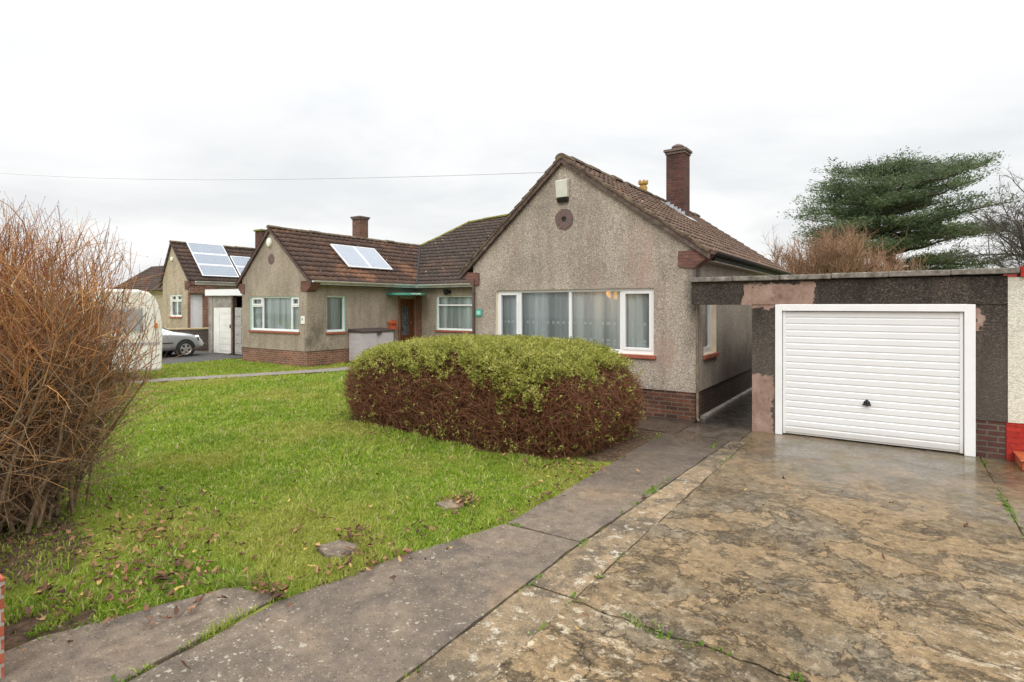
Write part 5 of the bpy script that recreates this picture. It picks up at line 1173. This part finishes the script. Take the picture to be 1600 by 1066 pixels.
# buds
pb = np.concatenate([tips[:, 1], tips[:, 2], b3[:3000, 2]]); v_, q_ = np_leaves(pb, unit(rg.normal(size=pb.shape) + np.array([0, 0, 1.])), rg.uniform(.008, .016, len(pb)), .8, 3)
np_mesh('buds', v_, [q_], np.repeat(rg.uniform(0, .5, len(pb)), 4), M_ptwig, bush)

# ------------------------------------------------------------------ grass
def in_poly(u, v, poly):
    ins = np.zeros(len(u), bool); n = len(poly)
    for i in range(n):
        (x0, y0_), (x1, y1_) = poly[i], poly[(i + 1) % n]
        c = ((y0_ > v) != (y1_ > v)) & (u < (x1 - x0) * (v - y0_) / (y1_ - y0_ + 1e-12) + x0); ins ^= c
    return ins
def edge_u(v): return np.interp(v, [1.3, 2.35, 2.42, 3.32, 4.4, 6.4, 9.0], [-3.5, -3.62, -3.57, -3.38, -3.05, -3.12, -3.13]) 
def vn(u, v, s, k=0): # cheap smooth value noise
    return .5 * np.sin(u * s + 1.3 * np.sin(v * s * .7 + k)) * np.sin(v * s * 1.1 + 1.7 * np.sin(u * s * .6 + k)) + .25 * np.sin(u * s * 2.3 + v * s * 1.9 + k)
def lawn_ok(u, v):
    ok = (u < edge_u(v) + .035 + .05 * vn(u, v, 7) + .02 * vn(u, v, 23)) & (v > .9) & (v < 17.0) & ~in_hedge(u, v, .8)
    ok &= ~in_poly(u, v, fl_poly) & ~in_poly(u, v, npath) & ~((u > -8.6) & (v > 9.05)) & ~((u < -16.2) & (v > 11.86)) & ~((u > -4.75) & (v < 1.42 + .3 * vn(u, v, 5)))
    ok &= ~((u > -4.4) & (v > 8.2))
    ok &= ~((u > -3.75 + .1 * vn(u, v, 6)) & (v > 6.75 + .1 * vn(u, v, 7)))
    ok &= ~((u < -20.9)) & ~((u > -16.3) & (u < -15.5) & (v > 13.6))
    for c_, r_ in (((-3.88, 3.15), .17), ((-3.76, 4.5), .13)): ok &= ((u - c_[0]) ** 2 + (v - c_[1]) ** 2 > r_ ** 2)
    return ok
rg = np.random.default_rng(77); NB = 330000
uu = rg.uniform(-21, -2.9, NB * 14); vv = rg.uniform(.9, 17.1, NB * 14); dd_ = np.hypot(uu, vv)
acc = rg.random(len(uu)) < np.clip((3.6 / dd_) ** 1.75, 0, 1) * (.72 + .28 * vn(uu, vv, 3.1, 2))
uu, vv, dd_ = uu[acc], vv[acc], dd_[acc]; k_ = lawn_ok(uu, vv); uu, vv, dd_ = uu[k_], vv[k_], dd_[k_]
bd = np.hypot((uu + 6.5) / 1.25, vv - 1.5); thin = np.clip((bd - .75) / .9 + .4 * vn(uu, vv, 6, 3), .22, 1); k_ = rg.random(len(uu)) < thin; uu, vv, dd_ = uu[k_], vv[k_], dd_[k_]
if len(uu) > NB: s_ = rg.permutation(len(uu))[:NB]; uu, vv, dd_ = uu[s_], vv[s_], dd_[s_]
n = len(uu); tuft = vn(uu, vv, 2.6, 1) + .6 * vn(uu, vv, 7.7, 4)
hgt = np.clip(.042 + .034 * tuft + .02 * vn(uu, vv, 15, 6), .014, .12) * rg.uniform(.5, 1.55, n) * np.clip(dd_ / 7, 1, 1.25); wid = rg.uniform(.0022, .0042, n) * np.clip(dd_ / 3.4, 1, 4.2)
az = rg.uniform(0, 2 * np.pi, n); ln = rg.uniform(.15, 1.15, n) * hgt; la = rg.uniform(0, 2 * np.pi, n)
w = np.stack([np.cos(az), np.sin(az), np.zeros(n)], 1) * wid[:, None]; l_ = np.stack([np.cos(la), np.sin(la), np.zeros(n)], 1) * ln[:, None]
b_ = np.stack([uu, vv, -.02 + lawn_h(uu, vv) * .6], 1); h3 = np.stack([np.zeros(n), np.zeros(n), hgt], 1)
vs_ = np.stack([b_ - w, b_ + w, b_ + l_ * .35 + h3 * .6 - w * .8, b_ + l_ * .35 + h3 * .6 + w * .8, b_ + l_ + h3 * (1 - .25 * (ln / hgt))[:, None]], 1).reshape(-1, 3)
i5 = np.arange(n)[:, None] * 5; quads = i5 + np.array([[0, 1, 3, 2]]); tris = i5 + np.array([[2, 3, 4]])
ucol = np.clip(rg.beta(2, 2.6, n) * .86 + .18 * tuft + (rg.random(n) < .13) * .5, 0, 1)
setp(np_mesh('lawn_grass', vs_, [quads, tris], np.repeat(ucol, 5), M_grass), kind='stuff')
# ------------------------------------------------------------------ fallen leaves
def scatter_leaves(cs):
    out = []
    for (cu, cv_, su, sv, n) in cs: out.append(np.stack([rg.normal(cu, su, n), rg.normal(cv_, sv, n)], 1))
    return np.concatenate(out)
pts = scatter_leaves([(-5.3, 2.2, .6, .35, 190), (-4.9, 1.75, .35, .3, 110), (-6.0, 2.6, .7, .45, 110), (-4.45, 2.05, .3, .2, 60), (-3.72, 4.62, .10, .10, 55), (-3.95, 3.38, .12, .09, 30), (-3.55, 3.4, .3, .3, 26), (-4.4, 3.1, .5, .6, 45), (-3.3, 5.2, .1, .9, 30), (-3.62, 2.9, .08, .35, 22), (-6, 4.5, 2, 1.2, 40), (-3.6, 6.3, .35, .16, 60), (-5.3, 6.3, 1.3, .2, 40), (-3.68, 2.42, .12, .05, 30), (-.6, 5, .9, 2.2, 26), (-3.08, 5.2, .04, .9, 40), (-3.4, 3.2, .08, .3, 30)])
n = len(pts); S = rg.uniform(.03, .075, n); a = rg.uniform(0, 6.28, n); tl = rg.normal(0, .35, n); cur = rg.uniform(-.5, .5, n)
V_ = []
for t, wv in ((0, .05), (.3, .42), (.65, .36), (1, .04)):
    for s_ in (-1, 0, 1):
        lx_ = (t - .5) * S; ly_ = s_ * wv * S * .55; lz_ = .035 + .02 * rng.random(n) + np.abs(s_) * wv * S * cur + tl * lx_ + .2 * S * (t - .5) ** 2
        V_.append(np.stack([pts[:, 0] + lx_ * np.cos(a) - ly_ * np.sin(a), pts[:, 1] + lx_ * np.sin(a) + ly_ * np.cos(a), np.maximum(lz_, .006)], 1))
V_ = np.stack(V_, 1).reshape(-1, 3); i12 = np.arange(n)[:, None] * 12; F_ = []
for r_ in range(3):
    for s_ in range(2): F_.append(i12 + np.array([[r_ * 3 + s_, r_ * 3 + s_ + 1, r_ * 3 + s_ + 4, r_ * 3 + s_ + 3]]))
setp(np_mesh('fallen_leaves', V_, F_, np.repeat(rg.uniform(0, 1, n), 12), M_leaf, smooth=True), kind='stuff')
# ------------------------------------------------------------------ weeds in the joints and soil
def line_pts(p0, p1, n, s): t = rg.random(n)[:, None]; return np.array(p0) * (1 - t) + np.array(p1) * t + rg.normal(0, s, (n, 2))
wp = np.concatenate([line_pts((-2.25, .5), (-2.2, 9), 900, .012)[::1], line_pts((-1.86, 1), (-1.86, 9), 600, .014), line_pts((-1.8, 3.52), (.6, 3.42), 500, .02), line_pts((.94, 5.5), (.94, 9.6), 500, .012), line_pts((-3.0, 4.41), (-2.25, 4.41), 200, .012)])
den = vn(wp[:, 0], wp[:, 1], 3.3, 3) + .7 * vn(wp[:, 0], wp[:, 1], 8.1, 1); wp = wp[den > .28]
wp2 = np.concatenate([rg.normal(c_, s_, (n_, 2)) for c_, s_, n_ in (((-4.28, 1.55), (.05, .05), 90), ((-4.35, 1.35), (.1, .12), 60), ((-4.22, 1.98), (.07, .05), 110), ((-4.55, 1.75), (.12, .08), 60), ((-3.48, 1.4), (.02, .06), 30), ((-2.24, 6.1), (.03, .12), 120), ((-1.2, 3.45), (.12, .02), 90), ((.0, 2.9), (.2, .03), 40), ((.94, 7.6), (.02, .3), 140), ((-3.1, 8.6), (.1, .15), 60))])
wp = np.concatenate([wp, wp2]); n = len(wp); p = np.stack([wp[:, 0], wp[:, 1], rg.uniform(-.02, .012, n)], 1)
v_, q_ = np_leaves(p, unit(rg.normal(size=p.shape) * .8 + np.array([0, 0, .7])), rg.uniform(.012, .04, n), .7, 12)
setp(np_mesh('weeds', v_, [q_], np.repeat(rg.uniform(0, 1, n), 4), M_weed), kind='stuff')

# ------------------------------------------------------------------ background trees
def branch_tree(root, base, trunk_top, r0, levels, seed, mat_t, mat_w, names=('trunk', 'twigs')):
    rg = np.random.default_rng(seed); base = np.array(base, float); k = np.linspace(0, 1, 7)[:, None]
    tr = base + (np.array(trunk_top) - base) * k + rg.normal(size=(7, 3)) * .08 * k; par = tr[None]; out = []
    v_, q_ = np_tubes(par, np.linspace(r0, r0 * .35, 7)[None], 7); np_mesh(names[0], v_, [q_], np.zeros(len(v_)), mat_t, root, True)
    V_, Q_, U_ = [], [], []; off = 0
    for (n, l0, l1, rr, up, sp_, tm) in levels:
        P, Rr = grow(par, n, l0, l1, rr, 6, up, sp_, tm, rg.integers(9999), False); v_, q_ = np_tubes(P, Rr); V_.append(v_); Q_.append(q_ + off); off += len(v_); U_.append(np.repeat(rg.uniform(0, 1, len(P)), 18)); par = P
    np_mesh(names[1], np.concatenate(V_), Q_, np.concatenate(U_), mat_w, root)
# cedar
ced = thing('cedar_tree', (-.55, 48.2, 0), 'broad dark green cedar with flat layered branches behind the garage', 'tree')
rg = np.random.default_rng(90); cb_ = np.array([-.55, 48.2, 0.])
k = np.linspace(0, 1, 8)[:, None]; tr = cb_ + np.array([.4, .2, 11.6]) * k + rg.normal(size=(8, 3)) * .1 * k
v_, q_ = np_tubes(tr[None], np.linspace(.55, .12, 8)[None], 9); np_mesh('trunk', v_, [q_], np.zeros(len(v_)), M_bark, ced, True)
limbs = []
for i in range(125):
    z0 = rg.uniform(1.6, 11.8); az = rg.uniform(0, 2 * np.pi); Lm = 6.1 * math.sqrt(max(.06, 1 - (abs(z0 - 6.2) / 6.5) ** 2.4)) * rg.uniform(.5, 1.12)
    side = math.cos(az); tilt = (.10 if side > 0 else .06) + rg.normal(0, .08) + .02 * max(0, z0 - 8)
    k = np.linspace(0, 1, 8)[:, None]; dirn = np.array([math.cos(az), math.sin(az), 0])
    P = cb_ + np.array([.4, .2, 11.6]) * (z0 / 11.6) + dirn * Lm * k + np.array([0, 0, 1]) * (Lm * tilt * k - .10 * Lm * k ** 2 * (.5 if side < 0 else .2)) + rg.normal(size=(8, 3)) * .12 * k
    limbs.append(P)
limbs = np.array(limbs); v_, q_ = np_tubes(limbs, np.linspace(.13, .03, 8)[None] * np.ones((len(limbs), 1)), 5)
np_mesh('limbs', v_, [q_], np.zeros(len(v_)), M_bark, ced, True)
n = 2700; si = rg.integers(0, len(limbs), n); t = rg.uniform(.22, 1, n) * 6.99; i0 = t.astype(int); f = (t - i0)[:, None]
p0 = limbs[si, i0] * (1 - f) + limbs[si, i0 + 1] * f; d0 = unit(limbs[si, 7] - limbs[si, 0])
sd = unit(np.cross(d0, np.array([0, 0, 1.]))) * np.sign(rg.normal(size=(n, 1))); d = unit(d0 * rg.uniform(.4, 1, (n, 1)) + sd * rg.uniform(.2, 1, (n, 1)) + np.array([0, 0, .12])); L = rg.uniform(.7, 1.9, (n, 1))
k = np.linspace(0, 1, 5); br = p0[:, None] + d[:, None] * (L[:, None] * k[None, :, None]) + np.array([0, 0, .12])[None, None] * (L[:, None] * (k ** 2)[None, :, None]) + rg.normal(size=(n, 5, 3)) * .04
m_ = 52; tt = rg.uniform(.05, 1, (n, m_)) * 3.99; ii = tt.astype(int); ff = (tt - ii)[..., None]; ar = np.arange(n)[:, None]
fp = (br[ar, ii] * (1 - ff) + br[ar, ii + 1] * ff).reshape(-1, 3) + rg.normal(size=(n * m_, 3)) * np.array([.2, .2, .13])
fd = unit(np.repeat(d, m_, 0) * .8 + rg.normal(size=(n * m_, 3)) * np.array([.7, .7, .3]) + np.array([0, 0, .3]))
cl = np.repeat(rg.normal(.45, .2, n), m_); v_, q_ = np_leaves(fp, fd, rg.uniform(.14, .30, len(fp)), .24, 14)
np_mesh('foliage', v_, [q_], np.repeat(np.clip(cl + rg.normal(0, .14, len(fp)), 0, 1), 4), M_cedar, ced)
# brown leafless shrub behind the garage roof
shb = thing('large_shrub', (-2.4, 32.2, 0), 'leafless reddish brown shrub rising behind the garage roof in front of the cedar', 'shrub')
rg = np.random.default_rng(60); ss2 = []
for i in range(150):
    az = rg.uniform(0, 6.28); ln_ = rg.uniform(.05, .4); k = np.linspace(0, 1, 7)[:, None]
    ox = np.clip(rg.normal(0, 1.5), -3.2, 3.2); b0 = np.array([-2.5 + ox, 32.2 + rg.normal(0, .8), 0]); H_ = rg.uniform(3.6, 5.3) * (1 - .34 * min(1, abs(ox + .3) / 3))
    ss2.append(b0 + np.array([math.cos(az), math.sin(az), 0]) * ln_ * H_ * k ** 1.3 + np.array([0, 0, 1]) * H_ * k)
ss2 = np.array(ss2); v_, q_ = np_tubes(ss2, np.linspace(.05, .014, 7)[None] * np.ones((len(ss2), 1)), 4); np_mesh('stems', v_, [q_], np.full(len(v_), .3), M_ftwig, shb)
V_, Q_, U_ = [], [], []; off = 0; par = ss2
for (nn, l0, l1, rr, up, sp_, tm) in ((3600, .4, 1.1, .014, .4, .7, .3), (20000, .2, .6, .010, .4, .7, .2)):
    P, Rr = grow(par, nn, l0, l1, rr, 4, up, sp_, tm, int(rg.integers(9999)), False); v_, q_ = np_tubes(P, Rr); V_.append(v_); Q_.append(q_ + off); off += len(v_); U_.append(np.repeat(np.clip(rg.normal(.5, .22, len(P)), 0, 1), 12)); par = P
np_mesh('twigs', np.concatenate(V_), Q_, np.concatenate(U_), M_ftwig, shb)
# bare grey tree at the right edge
bt_ = thing('bare_tree', (7.6, 40.2, 0), 'bare grey tree at the right edge behind the cream wall', 'tree')
branch_tree(bt_, (7.6, 40.2, 0), (5.4, 41.2, 6.6), .22, [(26, 1.6, 3.6, .07, .25, .8, .3), (170, .9, 2.0, .03, .2, .75, .25), (800, .5, 1.2, .014, .15, .75, .2), (2600, .25, .7, .008, .1, .75, .2)], 17, M_bark, M_gtwig)

# ================================================================== CAMERA, SKY, SUN
cam = bpy.data.cameras.new('camera'); co = bpy.data.objects.new('camera', cam); col.objects.link(co); scene.camera = co
co.location = (0, 0, 2.05); co.rotation_euler = (R(90), 0, R(34)); cam.sensor_width = 36; cam.lens = 890 / 1600 * 36; cam.shift_y = -(533 - 477) / 1600; cam.clip_start = .05; cam.clip_end = 2000
w = bpy.data.worlds.new('World'); scene.world = w; w.use_nodes = True; nt = w.node_tree; nt.nodes.clear()
def wn(t, **k):
    nd = nt.nodes.new('ShaderNode' + t)
    for a, v_ in k.items(): setattr(nd, a, v_)
    return nd
def ln2(a, b_): nt.links.new(a, b_)
SE, SR = R(42), R(180 + 18)
sky = wn('TexSky', sky_type='NISHITA', sun_disc=False, sun_elevation=SE, sun_rotation=R(162), air_density=1.5, dust_density=4)
tc = wn('TexCoord'); sx = wn('SeparateXYZ'); ln2(tc.outputs['Generated'], sx.inputs[0])
zc = wn('Math', operation='MAXIMUM'); ln2(sx.outputs[2], zc.inputs[0]); zc.inputs[1].default_value = 0
den_ = wn('Math', operation='ADD'); ln2(zc.outputs[0], den_.inputs[0]); den_.inputs[1].default_value = .16
dv = wn('VectorMath', operation='DIVIDE'); cmb = wn('CombineXYZ')
for i in range(3): ln2(den_.outputs[0], cmb.inputs[i])
ln2(tc.outputs['Generated'], dv.inputs[0]); ln2(cmb.outputs[0], dv.inputs[1])
nz1 = wn('TexNoise'); nz1.inputs['Scale'].default_value = .85; nz1.inputs['Detail'].default_value = 6; nz1.inputs['Roughness'].default_value = .55; nz1.inputs['Distortion'].default_value = .4; ln2(dv.outputs[0], nz1.inputs['Vector'])
rp = wn('ValToRGB'); ln2(nz1.outputs['Fac'], rp.inputs[0]); rp.color_ramp.elements[0].position = .38; rp.color_ramp.elements[0].color = (.84, .85, .865, 1); rp.color_ramp.elements[1].position = .60; rp.color_ramp.elements[1].color = (1.0, 1.0, 1.0, 1)
zr_ = wn('MapRange'); ln2(zc.outputs[0], zr_.inputs['Value']); zr_.interpolation_type = 'SMOOTHSTEP'; zr_.inputs['From Min'].default_value = .25; zr_.inputs['From Max'].default_value = 1.0; zr_.inputs['To Min'].default_value = .92; zr_.inputs['To Max'].default_value = 3.0
bg2 = wn('Background'); ln2(rp.outputs[0], bg2.inputs[0]); ln2(zr_.outputs[0], bg2.inputs[1])
bg1 = wn('Background'); ln2(sky.outputs[0], bg1.inputs[0]); bg1.inputs[1].default_value = .012
ad = wn('AddShader'); ln2(bg1.outputs[0], ad.inputs[0]); ln2(bg2.outputs[0], ad.inputs[1]); ow = wn('OutputWorld'); ln2(ad.outputs[0], ow.inputs[0])
sl_ = bpy.data.lights.new('sun', 'SUN'); so = bpy.data.objects.new('sun', sl_); col.objects.link(so); sl_.energy = .9; sl_.angle = R(25); sl_.color = (1, .98, .955)
sdir = V((math.sin(R(18)) * math.cos(SE), -math.cos(R(18)) * math.cos(SE), math.sin(SE)))   # towards the sun: behind the camera, a little right
so.rotation_euler = sdir.to_track_quat('Z', 'Y').to_euler(); so.location = (10, -20, 30)
vs2 = scene.view_settings; vs2.view_transform = 'Standard'; vs2.look = 'None'; vs2.exposure = .08; vs2.gamma = 1
scene.render.engine = 'CYCLES'
try:
    scene.cycles.use_denoising = True; scene.cycles.max_bounces = 8; scene.cycles.transparent_max_bounces = 12
except Exception: pass
